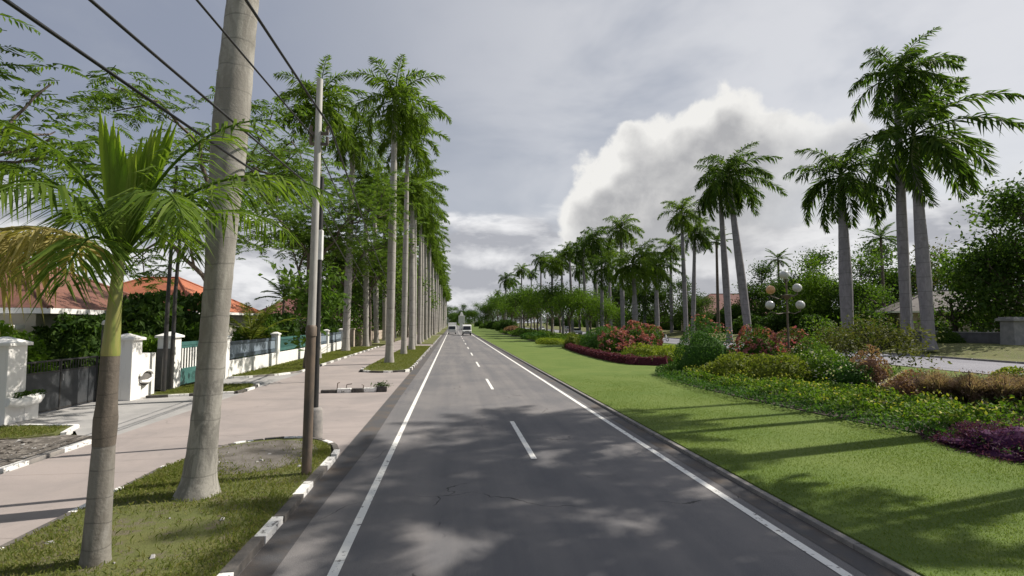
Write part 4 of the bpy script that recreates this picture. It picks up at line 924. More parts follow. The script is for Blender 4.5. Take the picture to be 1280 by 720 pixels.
# ------------------------------------------------------------------ left trees and garden greenery
FE = [tree_meshes(41, H=13, trunk_h=6.5, r=0.17, depth=3, leaf=0.85, per=15, sig=0.95, mat=M['leaf_feather'], up=0.34, spread=0.8, feather=True),
      tree_meshes(47, H=11.5, trunk_h=6.2, r=0.13, depth=3, leaf=0.62, per=15, sig=0.65, mat=M['leaf_feather'], up=0.12, spread=1.1, feather=True)]
def behind(px, Y, z=0.05):
    d = ray(px, 403); return (d.x/d.y*Y, Y, z)
place_tree(FE[0], 'feathery_tree', 'feathery leaved tree with thin brown limbs behind the steel pole', behind(386, 31.5), 0.4, s=1.05)
place_tree(FE[0], 'feathery_tree', 'slender feathery tree between the wall side palms and the tall front palm', behind(433, 52.0), 2.2, s=1.15)
place_tree(FE[1], 'feathery_tree', 'wispy feathery branches overhanging the upper left photo corner', (-11.6, 8.4, 0.0), 0.0, s=0.95)
place_tree(FE[1], 'feathery_tree', 'feathery tree spreading over the pavement, its stem hidden by the massive palm trunk', behind(258, 19.6), 1.1, s=1.1)
FE.append(tree_meshes(49, H=8.6, trunk_h=3.7, r=0.13, depth=3, leaf=0.55, per=13, sig=0.65, mat=M['leaf_feather'], up=0.14, spread=1.1, feather=True))
place_tree(FE[2], 'feathery_tree', 'light feathery sprays reaching in at the left photo edge above the young palm', (-9.7, 8.0, 0.0), 0.9, s=1.08)
TL = tree_meshes(57, H=14, trunk_h=6.0, r=0.17, depth=3, leaf=0.36, per=95, sig=0.95, mat=M['leaf_feather'], up=0.35, spread=0.7, limb=2.6)
for i, (x, y, s_, lab) in enumerate(((behind(462, 63.5)[0], 63.5, 1.1, 'leafy light green tree rising between the wall side palms beyond the fence'), (-8.3, 74.0, 1.05, 'leafy tree farther along the wall side palms'), (-8.3, 96.0, 1.1, 'leafy tree farthest along the wall side palms'))):
    place_tree(TL, 'tree', lab, (x, y, 0.03), i*1.4 + 0.5, 'leafy trees along the left pavement', s_)
TR = [tree_meshes(51, H=8.5, trunk_h=2.0, r=0.22, depth=3, leaf=0.34, per=75, sig=0.85, mat=M['leaf_mid'], up=0.5, spread=0.7, low=True),
      tree_meshes(52, H=10.5, trunk_h=2.4, r=0.26, depth=3, leaf=0.38, per=85, sig=0.95, mat=M['leaf_dark'], up=0.5, spread=0.7, low=True),
      tree_meshes(53, H=7.5, trunk_h=2.0, r=0.16, depth=3, leaf=0.28, per=75, sig=0.7, mat=M['leaf_bright'], up=0.5, spread=0.65, low=True),
      tree_meshes(54, H=9.0, trunk_h=2.5, r=0.20, depth=3, leaf=0.32, per=55, sig=0.85, mat=M['leaf_olive'], up=0.45, spread=0.7, low=True)]
BU = {k: bush_mesh(*a) for k, a in dict(
    dark=(61, 1.6, 1.6, 2.6, 3000, 0.26, M['leaf_dark']), mid=(62, 1.5, 1.5, 2.4, 2800, 0.24, M['leaf_mid']),
    bright=(63, 1.2, 1.2, 1.7, 2600, 0.18, M['leaf_bright'])).items()}
gar = [('dark', 100, 350, 24.0, 3.2, 'dark rounded bush behind the gap left of the teal gate', 1.0), ('dark', 178, 362, 27.5, 4.4, 'large dark bush behind the white gate pillars', 1.25),
       ('dark', 228, 366, 31.5, 4.6, 'dark bush behind the teal gate', 1.2), ('mid', 268, 395, 29.0, 2.4, 'mid green bush partly hidden by the massive trunk', 1.0),
       ('bright', 213, 402, 23.6, 2.2, 'yellow green bush peeking over the teal gate', 0.8), ('mid', 372, 392, 37.0, 2.9, 'bushy green shrub behind the second fence panel', 1.1),
       ('dark', 345, 385, 42.0, 3.6, 'dark garden bush behind the fan of yellow green fronds', 1.3), ('dark', 402, 396, 55.0, 3.8, 'dark bush behind the fence end', 1.3)]
for k, px, py, Y, hgt, lab, s in gar:
    p = at(px, py, Y); p.x = min(p.x, -13.2)
    base_h = {'dark': 2.6, 'mid': 2.4, 'bright': 1.7}[k]
    place_bush(BU[k], 'bush', lab, 'bush', (p.x, Y, 0), px*0.1, 'garden bushes behind the left wall', (s, s, hgt/base_h))
place_bush(bush_mesh(66, 2.1, 1.5, 2.5, 4200, 0.20, M['leaf_bright']), 'hedge', 'leafy green hedge seen over the dark sheet metal gate', 'hedge', (-15.2, 18.8, 0), 0.2)
far_l = [(-15.5, 62, 0.85), (-15.0, 84, 1.0), (-15, 98, 1.0), (-16, 115, 1.1), (-15, 135, 1.1), (-15, 160, 1.2), (-15, 190, 1.2), (-15, 225, 1.3)]
for i, (x, y, s) in enumerate(far_l):
    place_tree(TR[i % 2], 'tree', 'dark leafy tree behind the wall, seen between the distant left palm trunks', (x, y, 0), i*1.1, 'dark trees behind the far left wall', s*1.25)
# low young palms in the gardens: a bright fan of fronds and a dark one
def garden_palm(label, loc, H, nf, L, mat, cs=1.0, seed=0, pmin=10, pmax=82, group=None, r=0.11, wind=(0.05, 0), lw=0.07):
    t = thing('garden_palm', label, 'palm tree', loc, 0, group)
    mb = MB(); mb.tube([(0, 0, -0.05), (0.04, 0, H*0.5), (0.08, 0, H)], [r*1.2, r, r*0.8], 10); mb.build('trunk', M['bark'], t)
    link('crown', crown_mesh(seed, nf, L, 36, 0.6, lw, wind, M[mat], pmin, pmax, 0.12, 0.35, 0.9), t, 0, (0.08, 0, H)); return t
p = at(313, 410, 35.5); garden_palm('young palm with a bright yellow green fan of upright fronds behind the fence', (p.x, 35.5, 0), 1.5, 12, 3.8, 'leaf_yellow', seed=301, pmin=25)
p = at(354, 360, 42.0); garden_palm('dark palm with arching fronds behind the second fence panel', (p.x, 42.0, 0), 4.6, 14, 2.8, 'frond_r', seed=302)
# small broad-leaved tree leaning beside the black pole
sm = tree_meshes(58, H=4.9, trunk_h=3.4, r=0.055, depth=2, leaf=0.30, per=26, sig=0.28, mat=M['leaf_mid'], up=0.0, spread=1.1, limb=0.75)
p = gnd(404, 452, 0.05); place_tree(sm, 'sapling', 'small broad leaved sapling with drooping leaves between the black pole and fence', behind(394, 25.0, 0.02), 0.0, s=1.15)

# ------------------------------------------------------------------ right: planting beds
def ground_cover(seed, poly, n, hfun, leaf, mat, label, excl=None, name='ground_cover', up=0.8):
    rng = np.random.default_rng(seed); lo, hi = np.min(poly, 0), np.max(poly, 0)
    P = rng.uniform(lo, hi, (int(n*1.9), 2)); P = P[inside(P, poly)][:n]
    h = hfun(P)*(1 - 0.75*rng.random(len(P))**1.7)
    mb = MB(); add_leaves(mb, leafcloud(rng, np.column_stack([P, 0.12 + h]), leaf, up, 0.6)); o = mb.build(name, mat); return stuff(o, label, 'ground cover')
def mound(P, base=0.26, amp=0.16, f=1.0):
    return base + amp*(np.sin(P[:, 0]*2.3*f + np.sin(P[:, 1]*1.1*f)*2) * np.sin(P[:, 1]*1.9*f + 1) + 0.6*np.sin(P[:, 0]*5.1*f + P[:, 1]*3.7*f))
# front edging of bed 1: a dark clipped fringe, behind it brighter cover
front = [(x, y) for x, y in bed1 if x < 13.5 and y < 31]
front = [(x - 0.42, y - 0.1) for x, y in front]
inner = [(x + 1.5, y + (0.4 if y < 24 else -1.0)) for x, y in front]
ground_cover(71, front + inner[::-1], 16000, lambda P: mound(P, 0.24, 0.07, 2.0), 0.085, M['leaf_clipped'], 'low dark green edging plants along the front of the nearest bed')
inner2 = [(x + 4.6, y + (0.6 if y < 24 else -1.5)) for x, y in front]
inner1 = [(x + 1.1, y + (0.3 if y < 24 else -0.8)) for x, y in front]
ground_cover(72, inner1 + inner2[::-1], 24000, lambda P: mound(P, 0.36, 0.16), 0.11, M['leaf_bright'], 'bright green leafy ground cover in the nearest bed')
ground_cover(73, inner1 + inner2[::-1], 2600, lambda P: mound(P, 0.46, 0.18)*1.06, 0.10, M['bloom_yellow'], 'yellow green leaf tips dotted over the nearest bed')
ground_cover(74, bed1, 22000, lambda P: mound(P, 0.30, 0.14), 0.13, M['leaf_mid'], 'mid green ground cover filling the back of the nearest bed')
ground_cover(75, bed2, 16000, lambda P: mound(P, 0.32, 0.12), 0.15, M['leaf_mid'], 'green ground cover in the bed edged with a maroon border')
ground_cover(76, bed3, 12000, lambda P: mound(P, 0.50, 0.22), 0.20, M['leaf_bright'], 'green planting in the third bed along the median')
ground_cover(77, bed4, 10000, lambda P: mound(P, 0.60, 0.26), 0.26, M['leaf_mid'], 'green planting in the farthest bed along the median')
# maroon border hedge curving round bed 2
def ribbon_hedge(seed, line, w, h, n, leaf, mat, name, label):
    rng = np.random.default_rng(seed); line = np.array(line, float); seg = np.linalg.norm(np.diff(line, axis=0), axis=1); cs_ = np.concatenate([[0], np.cumsum(seg)])
    s = rng.uniform(0, cs_[-1], n); x = np.interp(s, cs_, line[:, 0]); y = np.interp(s, cs_, line[:, 1])
    a = rng.uniform(0, math.pi, n); hh = h*(0.92 + 0.12*np.sin(s*3.1) + 0.06*np.sin(s*7.7))
    off = np.cos(a)*w*0.5; z = np.clip(np.sin(a)**0.6, 0.02, 1)*hh*rng.uniform(0.75, 1.0, n)
    mb = MB(); add_leaves(mb, leafcloud(rng, np.stack([x + off, y + rng.normal(0, 0.05, n), 0.1 + z], -1), leaf, 0.4, 0.6))
    k = 30; sx = np.linspace(0, cs_[-1], k); cx, cy = np.interp(sx, cs_, line[:, 0]), np.interp(sx, cs_, line[:, 1])
    for i in range(k - 1):
        dx, dy = cx[i+1] - cx[i], cy[i+1] - cy[i]; mb.box(((cx[i] + cx[i+1])/2, (cy[i] + cy[i+1])/2, 0.1 + h*0.38), (math.hypot(dx, dy)*1.02, w*0.62, h*0.76), math.atan2(dy, dx), 0, 0.8)
    return tag(mb.build(name, mat), label, 'hedge')
ribbon_hedge(81, [(13.4, 31.0), (11.7, 32.0), (11.2, 34), (11.1, 38), (11.3, 45), (11.8, 51), (12.3, 54.5), (13.2, 57)], 0.8, 0.62, 9000, 0.10, M['leaf_maroon'], 'border_hedge', 'low maroon hedge edging the second bed beside the lawn')
rngb = np.random.default_rng(7)
def shrub_at(px, Y, rx, hgt, mat, label, leaf=0.12, n=2600, extra=None, cat='shrub', name='shrub', group=None, ry=None, **kw):
    p = at(px, 430, Y); ms = bush_mesh(int(rngb.integers(1e6)), rx, ry or rx, hgt, n, leaf, mat, extra=extra, **kw)
    return place_bush(ms, name, label, cat, (p.x, Y, 0.10), 0, group)
# bed 1, back to front
shrub_at(880, 25.8, 1.75, 2.75, M['leaf_clipped'], 'large dark green clipped dome shrub at the near end of the first bed', 0.10, 7500, (M['bloom_red'], 160, 0.12, 0.1), bumps=0.17, depth=0.35)
shrub_at(893, 25.2, 0.95, 1.55, M['leaf_mid'], 'green shrub with dark red blossoms in front of the clipped dome', 0.12, 2200, (M['bloom_red'], 260, 0.15, 0.2))
shrub_at(945, 26.2, 1.55, 2.15, M['leaf_mid'], 'rounded shrub thick with salmon red blossoms beside the clipped dome', 0.13, 4200, (M['bloom_red'], 1500, 0.15, 0.18))
shrub_at(990, 28.6, 1.5, 2.35, M['leaf_olive'], 'olive green shrub with pink flowers behind the salmon red one', 0.13, 3400, (M['bloom_pink'], 260, 0.14, 0.2))
shrub_at(915, 22.0, 1.35, 1.35, M['leaf_yellow'], 'yellow green bush low in front of the salmon red shrub', 0.13, 3000)
shrub_at(970, 20.8, 1.45, 1.45, M['leaf_yellow'], 'wide yellow green bush in the middle of the first bed', 0.13, 3400)
shrub_at(1028, 20.4, 1.35, 1.40, M['leaf_bright'], 'leafy green bush dotted with white flowers in the first bed', 0.12, 3200, (M['bloom_white'], 130, 0.10, 0.3))
shrub_at(1010, 24.2, 1.3, 1.75, M['leaf_mid'], 'mid green bush behind the white flowered one', 0.13, 2800, (M['bloom_white'], 90, 0.10, 0.4))
shrub_at(1058, 18.8, 0.95, 1.15, M['leaf_clipped'], 'dark green bush with sparse white flowers before the bronze plant', 0.11, 2200, (M['bloom_white'], 60, 0.09, 0.3))
shrub_at(1088, 18.6, 0.85, 1.45, M['leaf_bronze'], 'bronze leaved plant in the first bed, taller of two', 0.12, 2400, None, depth=0.5)
shrub_at(1132, 16.6, 0.95, 0.95, M['leaf_bronze'], 'low bronze plant with pale flowers between bronze plant and plumed grass', 0.11, 2200, (M['bloom_white'], 110, 0.10, 0.2), depth=0.5)
for (px, Y, lab) in ((1168, 15.2, 'clump of pinkish plumed grass, first of four from the bronze plants'), (1208, 14.6, 'clump of pinkish plumed grass, second of four from the bronze plants'), (1248, 14.2, 'clump of pinkish plumed grass, third of four from the bronze plants'), (1284, 13.8, 'clump of pinkish plumed grass at the right photo edge')):
    p = at(px, 430, Y); rg = np.random.default_rng(px); mb = MB(); n = 2600
    a = rg.uniform(0, 6.28, n); l = rg.uniform(0.5, 1.2, n); sp = rg.uniform(0.05, 0.75, n); r0 = rg.uniform(0, 0.36, n)*rg.uniform(0.3, 1, n)
    B = np.stack([r0*np.cos(a*1.7), r0*np.sin(a*1.7), np.full(n, 0.02)], -1); D = np.stack([np.cos(a)*sp, np.sin(a)*sp, np.ones(n)], -1); D /= np.linalg.norm(D, axis=1, keepdims=True)
    sd = np.stack([-np.sin(a), np.cos(a), np.zeros(n)], -1)*0.012; mid = B + D*(l*0.55)[:, None]; tip = B + D*l[:, None] + np.stack([np.cos(a)*0.25*l*sp, np.sin(a)*0.25*l*sp, -0.18*l*sp], -1)
    q = np.stack([B, mid + sd, tip, mid - sd], 1); mb.add(q.reshape(-1, 3), np.arange(n*4).reshape(n, 4), 0)
    k = n//4; add_leaves(mb, leafcloud(rg, tip[:k] + rg.normal(0, 0.02, (k, 3)), 0.10, 0, 0.28), 0)
    o = mb.build('plumed_grass', M['leaf_plume']); o.location = (p.x, Y, 0.12); tag(o, lab, 'ornamental grass', 'pinkish plumed grass clumps')
for (px, Y, rx, lab) in ((1222, 10.0, 0.75, 'purple leaved plant at the bed edge, nearer the plumed grass'), (1268, 9.4, 0.85, 'dark purple leaved plant at the bed edge by the right photo edge')):
    shrub_at(px, Y, rx, 0.46, M['leaf_purple'], lab, 0.085, 3000, None, group='purple leaved plants', bumps=0.38, depth=0.6, asp=0.3, ry=rx*1.3)
shrub_at(1262, 17.5, 0.9, 1.0, M['leaf_lime'], 'lime green bush behind the plumed grass', 0.12, 2000)
# lacy shrub tree on the median before the other carriageway
lac = tree_meshes(86, H=3.6, trunk_h=0.9, r=0.06, depth=3, leaf=0.20, per=42, sig=0.42, mat=M['leaf_olive'], up=0.05, spread=1.15, limb=1.25, bark=M['bark_dark'])
p = at(1090, 452, 27.0); place_tree(lac, 'shrub_tree', 'wide lacy shrub on a thin stem in front of the other carriageway', (p.x, 27.0, 0.09), 0.3, s=1.05, sz=0.95, cat='shrub')
lac2 = tree_meshes(87, H=3.0, trunk_h=0.7, r=0.05, depth=3, leaf=0.19, per=34, sig=0.40, mat=M['leaf_bright'], up=0.0, spread=1.2, limb=1.0, bark=M['bark_dark'])
p = at(1040, 440, 31.0); place_tree(lac2, 'shrub_tree', 'smaller lacy shrub left of the wide one on the median', (p.x, 31.0, 0.09), 1.0, s=1.0, cat='shrub')
# bed 2
shrub_at(758, 47, 2.6, 2.35, M['leaf_clipped'], 'dark green clipped shrub at the far end of the second bed', 0.15, 5200, None, bumps=0.10)
shrub_at(800, 43, 2.2, 2.45, M['leaf_mid'], 'big round shrub thick with salmon red blossoms in the second bed', 0.16, 4600, (M['bloom_red'], 1700, 0.20, 0.2))
shrub_at(772, 42, 1.7, 2.0, M['leaf_mid'], 'smaller red blossomed shrub beside the clipped shrub in the second bed', 0.15, 3000, (M['bloom_red'], 900, 0.18, 0.2))
shrub_at(812, 36.5, 1.7, 1.15, M['leaf_lime'], 'lime green mound at the near end of the second bed', 0.13, 3000)
shrub_at(838, 33.0, 1.4, 1.15, M['leaf_lime'], 'lime green bush between the second bed and clipped dome', 0.13, 2600)
shrub_at(716, 53, 1.0, 1.5, M['leaf_yellow'], 'small pale bush at the far tip of the second bed', 0.15, 1200)
shrub_at(690, 64, 2.2, 0.75, M['leaf_lime'], 'lime green mound at the tip of the third bed', 0.18, 2200)
shrub_at(668, 84, 2.4, 1.3, M['leaf_clipped'], 'long dark hedge mound in the third bed', 0.22, 2600, None, ry=6.0)
shrub_at(654, 104, 2.4, 1.6, M['leaf_mid'], 'rounded bush in the farthest bed along the median', 0.26, 1800)
shrub_at(641, 124, 2.2, 1.9, M['leaf_bronze'], 'reddish bush in the farthest bed along the median', 0.28, 1600)

# ------------------------------------------------------------------ globe lamp standing in the bed, street lamp behind the palms
p = at(986, 440, 25.6)
t = thing('globe_lamp', 'garden lamp post with a cluster of five round globes, one amber', 'lamp post', (p.x, 25.6, 0.1))
mb = MB(); mb.tube([(0, 0, 0), (0, 0, 2.6), (0, 0, 5.1)], [0.07, 0.05, 0.04], 10); mb.lathe((0, 0, 0), [(0.16, 0), (0.16, 0.10), (0.08, 0.35)], 12); mb.lathe((0, 0, 3.9), [(0.05, 0), (0.30, 0.22), (0.32, 0.26), (0.05, 0.30)], 14); mb.build('post', M['pole_steel'], t)
for (gx, gz, mt) in ((-0.92, 4.30, 'globe_amber'), (0.62, 4.42, 'globe'), (-0.98, 3.48, 'globe'), (0.76, 3.50, 'globe'), (-0.10, 5.12, 'globe')):
    mb = MB(); a_ = [(r_*math.sin(R(q)), r_*(1 - math.cos(R(q)))) for r_ in (0.235,) for q in range(0, 181, 15)]; mb.lathe((gx, 0, gz - 0.10), a_, 16); mb.build('globe', M[mt], t)
    mb = MB(); mb.tube([(0, 0, gz - 0.25), (gx*0.55, 0, gz - 0.34), (gx, 0, gz - 0.20), (gx, 0, gz - 0.08)], 0.028, 6); mb.build('arm', M['pole_steel'], t)
p = at(1131, 236, 46.5)
t = thing('street_lamp', 'white drum shaped street lamp head showing between the two tallest right palms', 'street lamp', (p.x, 46.5, 0.8))
hz = p.z - 0.8
mb = MB(); mb.tube([(0, 0, 0), (0, 0, hz*0.5), (0, 0, hz - 0.2)], [0.12, 0.09, 0.07], 10); mb.build('post', M['pole_pale'], t)
mb = MB(); mb.lathe((0, 0, hz - 0.3), [(0.20, 0), (0.42, 0.12), (0.46, 0.5), (0.40, 0.62), (0.10, 0.72)], 16); mb.build('lamp_head', M['globe'], t)

# ------------------------------------------------------------------ right: royal palms beyond the other carriageway and on the median
RP = [ # px of foot, Y, crown centre px/py, radius, crown, scale, label
    (1161, 40.0, 1143, 172, 0.52, 0, 1.70, 'royal palm with a pale thick trunk and wind swept crown, right of the tallest'),
    (1133, 43.5, 1120, 96, 0.44, 1, 1.40, 'tallest royal palm, its crown highest on the right side'),
    (1060, 49.5, 1051, 222, 0.62, 2, 1.60, 'royal palm with dark drooping crown left of the two tallest palms'),
    (937, 61.0, 912, 220, 0.52, 3, 1.45, 'royal palm leaning left, right hand trunk of the clustered pair by the globe lamp'),
    (912, 66.0, 900, 232, 0.46, 4, 1.35, 'royal palm in the cluster behind the clipped dome, slimmer dark trunk')]
for px, Y, tx, ty, r, ci, cs, lab in RP:
    p = at(px, 420, Y); z = 0.55 if p.x > 39 else 0.1; q = at(tx, ty, Y); H = q.z - z - 1.3*cs
    royal_palm((p.x, Y, z), H, r, CRR[ci], lab, 'royal palms along the right side', 'palm_trunk_right', (q.x - p.x, 0), (ci*1.3) % 0.9 - 0.4, cs, 0.16, seed=ci + 3, shaft='crownshaft', n=16)
rng = np.random.default_rng(77)
RM = [(858, 852, 268, 34, 'royal palm with a ragged crown just left of the clustered pair'), (866, 868, 292, 38, 'slightly lower royal palm tucked between ragged crown and cluster'), (795, 792, 332, 22, 'shorter royal palm with a thick pale trunk behind the red blossomed shrubs'),
      (822, 820, 335, 30, 'royal palm with a low crown between thick pale trunk and the cluster'), (779, 776, 288, 26, 'tall royal palm rising above the median trees'), (748, 742, 302, 26, 'royal palm over the median trees, left neighbour of the tall one'),
      (764, 760, 312, 30, 'royal palm half hidden behind two others over the median trees'), (735, 728, 312, 27, 'royal palm rising over the middle of the median trees'), (716, 712, 314, 27, 'royal palm rising over the left part of the median trees'), (704, 702, 325, 26, 'royal palm at the left end of the clearly seen median crowns'),
      (840, 838, 312, 44, 'royal palm behind the ragged crown, farther from the road'), (806, 806, 322, 40, 'royal palm behind the low crowned one, farther from the road')]
for i, (px, tx, ty, X, lab) in enumerate(RM):
    d = ray(px, 403); Y = X*d.y/d.x; p = at(px, 420, Y); q = at(tx, ty, Y); cs = (1.15, 1.0, 1.25, 0.95, 1.1)[i % 5]
    royal_palm((p.x, Y, 0.08 if X < 39 else 0.3), q.z - 1.3*cs, 0.36, CRR[i % 5] if i % 2 else CR[i % 5], lab, 'royal palms along the right side', 'palm_trunk_right', (q.x - p.x, 0), rng.uniform(-0.5, 0.5), cs, 0.12, seed=i)
for i, (px, ty) in enumerate(((690, 332), (676, 326), (664, 342), (652, 338), (641, 352), (632, 350), (622, 366), (724, 338), (752, 336))):
    X = 20 + (i*7 % 5)*3.5; d = ray(px, 403); Y = X*d.y/d.x; q = at(px, ty, Y); cs = (1.0, 1.2, 0.9, 1.1)[i % 4]
    royal_palm((q.x, Y, 0.08), q.z - 1.3*cs, 0.34, CRR[i % 5] if i % 3 else CR[i % 5], 'distant royal palm in the close packed crowns right of the road', 'far royal palms on the right', 'palm_trunk_right', (0, 0), rng.uniform(-0.5, 0.5), cs, 0.12, seed=i, n=8)
p = at(972, 320, 96); garden_palm('small dark palm silhouetted against the sky above the globe lamp', (p.x, 96, 0.6), p.z - 1.4, 16, 3.4, 'frond_r', seed=303, pmin=-20, pmax=70, r=0.25, lw=0.16)
p = at(1100, 292, 70); garden_palm('pale palm behind the dark drooping crown, before the tree wall', (p.x, 70, 0.7), p.z - 1.5, 16, 3.4, 'leaf_mid', seed=304, pmin=-10, pmax=70, r=0.22, lw=0.13)
p = at(895, 300, 86); garden_palm('dark palm with a low crown behind the clustered pair', (p.x, 86, 0.6), p.z - 1.0, 16, 3.8, 'frond_r', seed=305, pmin=-25, pmax=70, r=0.25, lw=0.15)
# royal palms nearer than the picture's right edge (their shade falls on the road)
for i, (sx_, sy_, z_) in enumerate(((0.2, 5.0, 15.5), (3.9, 6.2, 15.0), (2.4, 9.2, 18.5), (-0.6, 10.8, 23.0), (3.9, 13.0, 22.0), (2.2, 14.6, 28.5), (-0.8, 8.2, 19.0))):
    x, y, H = sx_ + z_*0.94, sy_ + z_*0.216, z_ - 1.3
    royal_palm((x, y, 0.08), H, 0.19, CR[i % 5], 'royal palm on the median out of view to the right', 'unseen royal palms on the median', 'palm_trunk_right', (0, 0), i*0.7, (0.80, 0.86, 0.9)[i % 3], 0.15, seed=i)

# median trees
TM = [tree_meshes(151, H=8.0, trunk_h=3.0, r=0.15, depth=3, leaf=0.30, per=62, sig=0.75, mat=M['leaf_bright'], up=0.5, spread=0.6),
      tree_meshes(152, H=9.0, trunk_h=3.2, r=0.17, depth=3, leaf=0.33, per=62, sig=0.85, mat=M['leaf_mid'], up=0.55, spread=0.6)]
seqs = [(712, 90, 0, 1.1), (738, 86, 0, 1.05), (690, 102, 1, 1.15), (757, 80, 0, 0.8), (672, 114, 0, 1.25), (655, 132, 1, 1.3), (668, 145, 1, 1.35), (640, 165, 0, 1.4), (645, 190, 1, 1.5), (630, 215, 1, 1.6), (622, 260, 1, 1.8), (632, 300, 1, 1.9), (616, 330, 1, 1.9), (700, 130, 1, 1.2), (725, 118, 1, 1.15), (650, 240, 1, 1.6), (664, 200, 0, 1.5), (684, 170, 1, 1.4)]
lbl = ['bright green young tree before the left median palms', 'bright green young tree, right neighbour of the other bright one', 'leafy median tree left of the bright green young trees', 'small bright tree close to the thick pale palm trunk']
for i, (px, Y, k, s) in enumerate(seqs):
    p = at(px, 420, Y)
    place_tree(TM[k], 'tree', lbl[i] if i < 4 else 'leafy median tree in the mass right of the road, towards the vanishing point', (p.x, Y, 0.08), i*0.9, 'trees on the median', s)
# trees across the other carriageway
back = [(1268, 47, 0, 1.05, 'big dense dark tree filling the right photo edge above the wall'), (1310, 43, 1, 0.9, 'dark tree crown cut off by the right photo edge'), (1232, 76, 1, 0.9, 'dark tree left of the big dense one, over the grey house'),
        (1165, 80, 3, 1.05, 'olive tinted tree behind the two tallest palm trunks'), (1085, 66, 0, 0.85, 'leafy tree behind the dark drooping palm'), (1025, 72, 2, 0.95, 'light green tree between globe lamp and drooping palm'),
        (1000, 84, 1, 0.85, 'dark tree behind the globe lamp'), (955, 92, 1, 0.8, 'dark tree behind the clustered palms'), (870, 96, 1, 0.62, 'dark low tree left of the pinkish roof'), (820, 104, 1, 0.8, 'dark tree behind the thick pale palm trunk'),
        (775, 116, 1, 0.9, 'dark tree far behind the red blossomed shrubs'), (1120, 82, 1, 1.0, 'dark tree far behind the two tallest palms')]
back = [(a, b, c, d*1.35, e_) for a, b, c, d, e_ in back]
for i, (px, Y, k, s, lab) in enumerate(back):
    p = at(px, 420, Y); place_tree(TR[k], 'tree', lab, (p.x, Y, 0.5), i*1.7, 'trees across the other carriageway', s)
bare = tree_meshes(88, H=6.0, trunk_h=2.6, r=0.24, depth=2, leaf=0.3, per=16, sig=0.6, mat=M['leaf_dark'], bark=M['bark_dark'], spread=0.9)
p = at(1193, 400, 50); place_tree(bare, 'tree', 'dark crooked trunk with spreading limbs in front of the grey roofed house', (p.x, 50, 0.85), 0.2, s=1.0)
for i, (px, Y, k, s, h_, lab) in enumerate(((1020, 56, 'dark', 1.2, 3.2, 'dark bush across the carriageway behind the lacy shrubs'), (1075, 54, 'mid', 1.2, 2.6, 'mid green bush at the foot of the drooping palm'), (1185, 44, 'mid', 0.7, 1.5, 'low bush beside the foot of the tallest palms'), (950, 75, 'dark', 1.6, 3.2, 'dark bush behind the globe lamp'), (1108, 46, 'mid', 0.9, 1.9, 'green bush left of the tall pale trunks'))):
    p = at(px, 420, Y); b0 = {'dark': 2.6, 'mid': 2.4}[k]
    place_bush(BU[k], 'bush', lab, 'bush', (p.x, Y, 0.6), i, 'bushes across the other carriageway', (s, s, h_/b0))
rng = np.random.default_rng(55)
for i in range(30):
    Y = 62 + i*7.5 + rng.uniform(-2, 2); x = 46 + rng.uniform(0, 9) + Y*0.02; h_ = rng.uniform(3.0, 5.5); k = ('dark', 'mid')[i % 2]; b0 = {'dark': 2.6, 'mid': 2.4}[k]; w_ = rng.uniform(1.6, 2.6)
    if 96 < Y < 112 : continue
    place_bush(BU[k], 'bush', 'overgrown garden bush in the dark greenery lining the far side of the other carriageway', 'bush', (x, Y, 0.7), i, 'overgrown bushes along the far verge', (w_, w_, h_/b0))
for i in range(14):
    Y = 150 + i*16; x = 14 + rng.uniform(0, 12); k = ('dark', 'mid')[i % 2]; w_ = rng.uniform(1.6, 2.4)
    place_bush(BU[k], 'bush', 'green bush beneath the far median trees towards the end of the road', 'bush', (x, Y, 0.08), i, 'bushes beneath the far median trees', (w_, w_, rng.uniform(0.9, 1.5)))
# buildings, wall and gate pillar across the carriageway
p = at(1195, 400, 62); hip_house('house', 'house with a grey tiled roof and wide windows behind the crooked dark tree', (p.x, 62, 0.85), 15, 10, 3.2, 2.8, R(-30), 'beige_stone', 'roof_grey', 1.0, wins=(('front', -4, 1.6, 2.2, 1.4), ('front', 1, 1.6, 2.2, 1.4), ('front', 5, 1.6, 1.6, 1.4)), ridge=0.4, doors=((3.0, 1.0, 2.1),))
p = at(908, 395, 104); hip_house('house', 'house with a pinkish brown roof seen left of the globe lamp', (p.x, 104, 0.85), 16, 12, 3.4, 4.4, R(-10), 'beige_stone', 'roof_red', 1.0, wins=(('front', -4, 1.7, 2, 1.4), ('front', 2, 1.7, 2, 1.4)), ridge=0.4)
p = at(1215, 420, 43.5)
t = thing('boundary_wall', 'low dark grey wall in front of the grey roofed house', 'wall', (p.x, 43.5, 0.72), R(-78))
mb = MB(); mb.box((-1.0, 0, 0.55), (9.0, 0.3, 1.1)); mb.build('panel', M['dark_wall'], t, 0.02)
mb = MB(); mb.box((-1.0, 0, 1.13), (9.1, 0.42, 0.09)); mb.build('coping', M['grey_wall'], t, 0.02)
p = at(1259, 420, 39.5)
t = thing('gate_pillar', 'stout grey square pillar with a flat cap on the low wall', 'gate pillar', (p.x + 0.6, 39.5, 0.72))
mb = MB(); mb.box((0, 0, 1.1), (1.25, 1.25, 2.2), 0, 0, 0.9); mb.build('shaft', M['grey_wall'], t, 0.03)
mb = MB(); mb.box((0, 0, 2.3), (1.6, 1.6, 0.22)); mb.box((0, 0, 2.47), (1.3, 1.3, 0.14)); mb.build('cap', M['grey_wall'], t, 0.03)

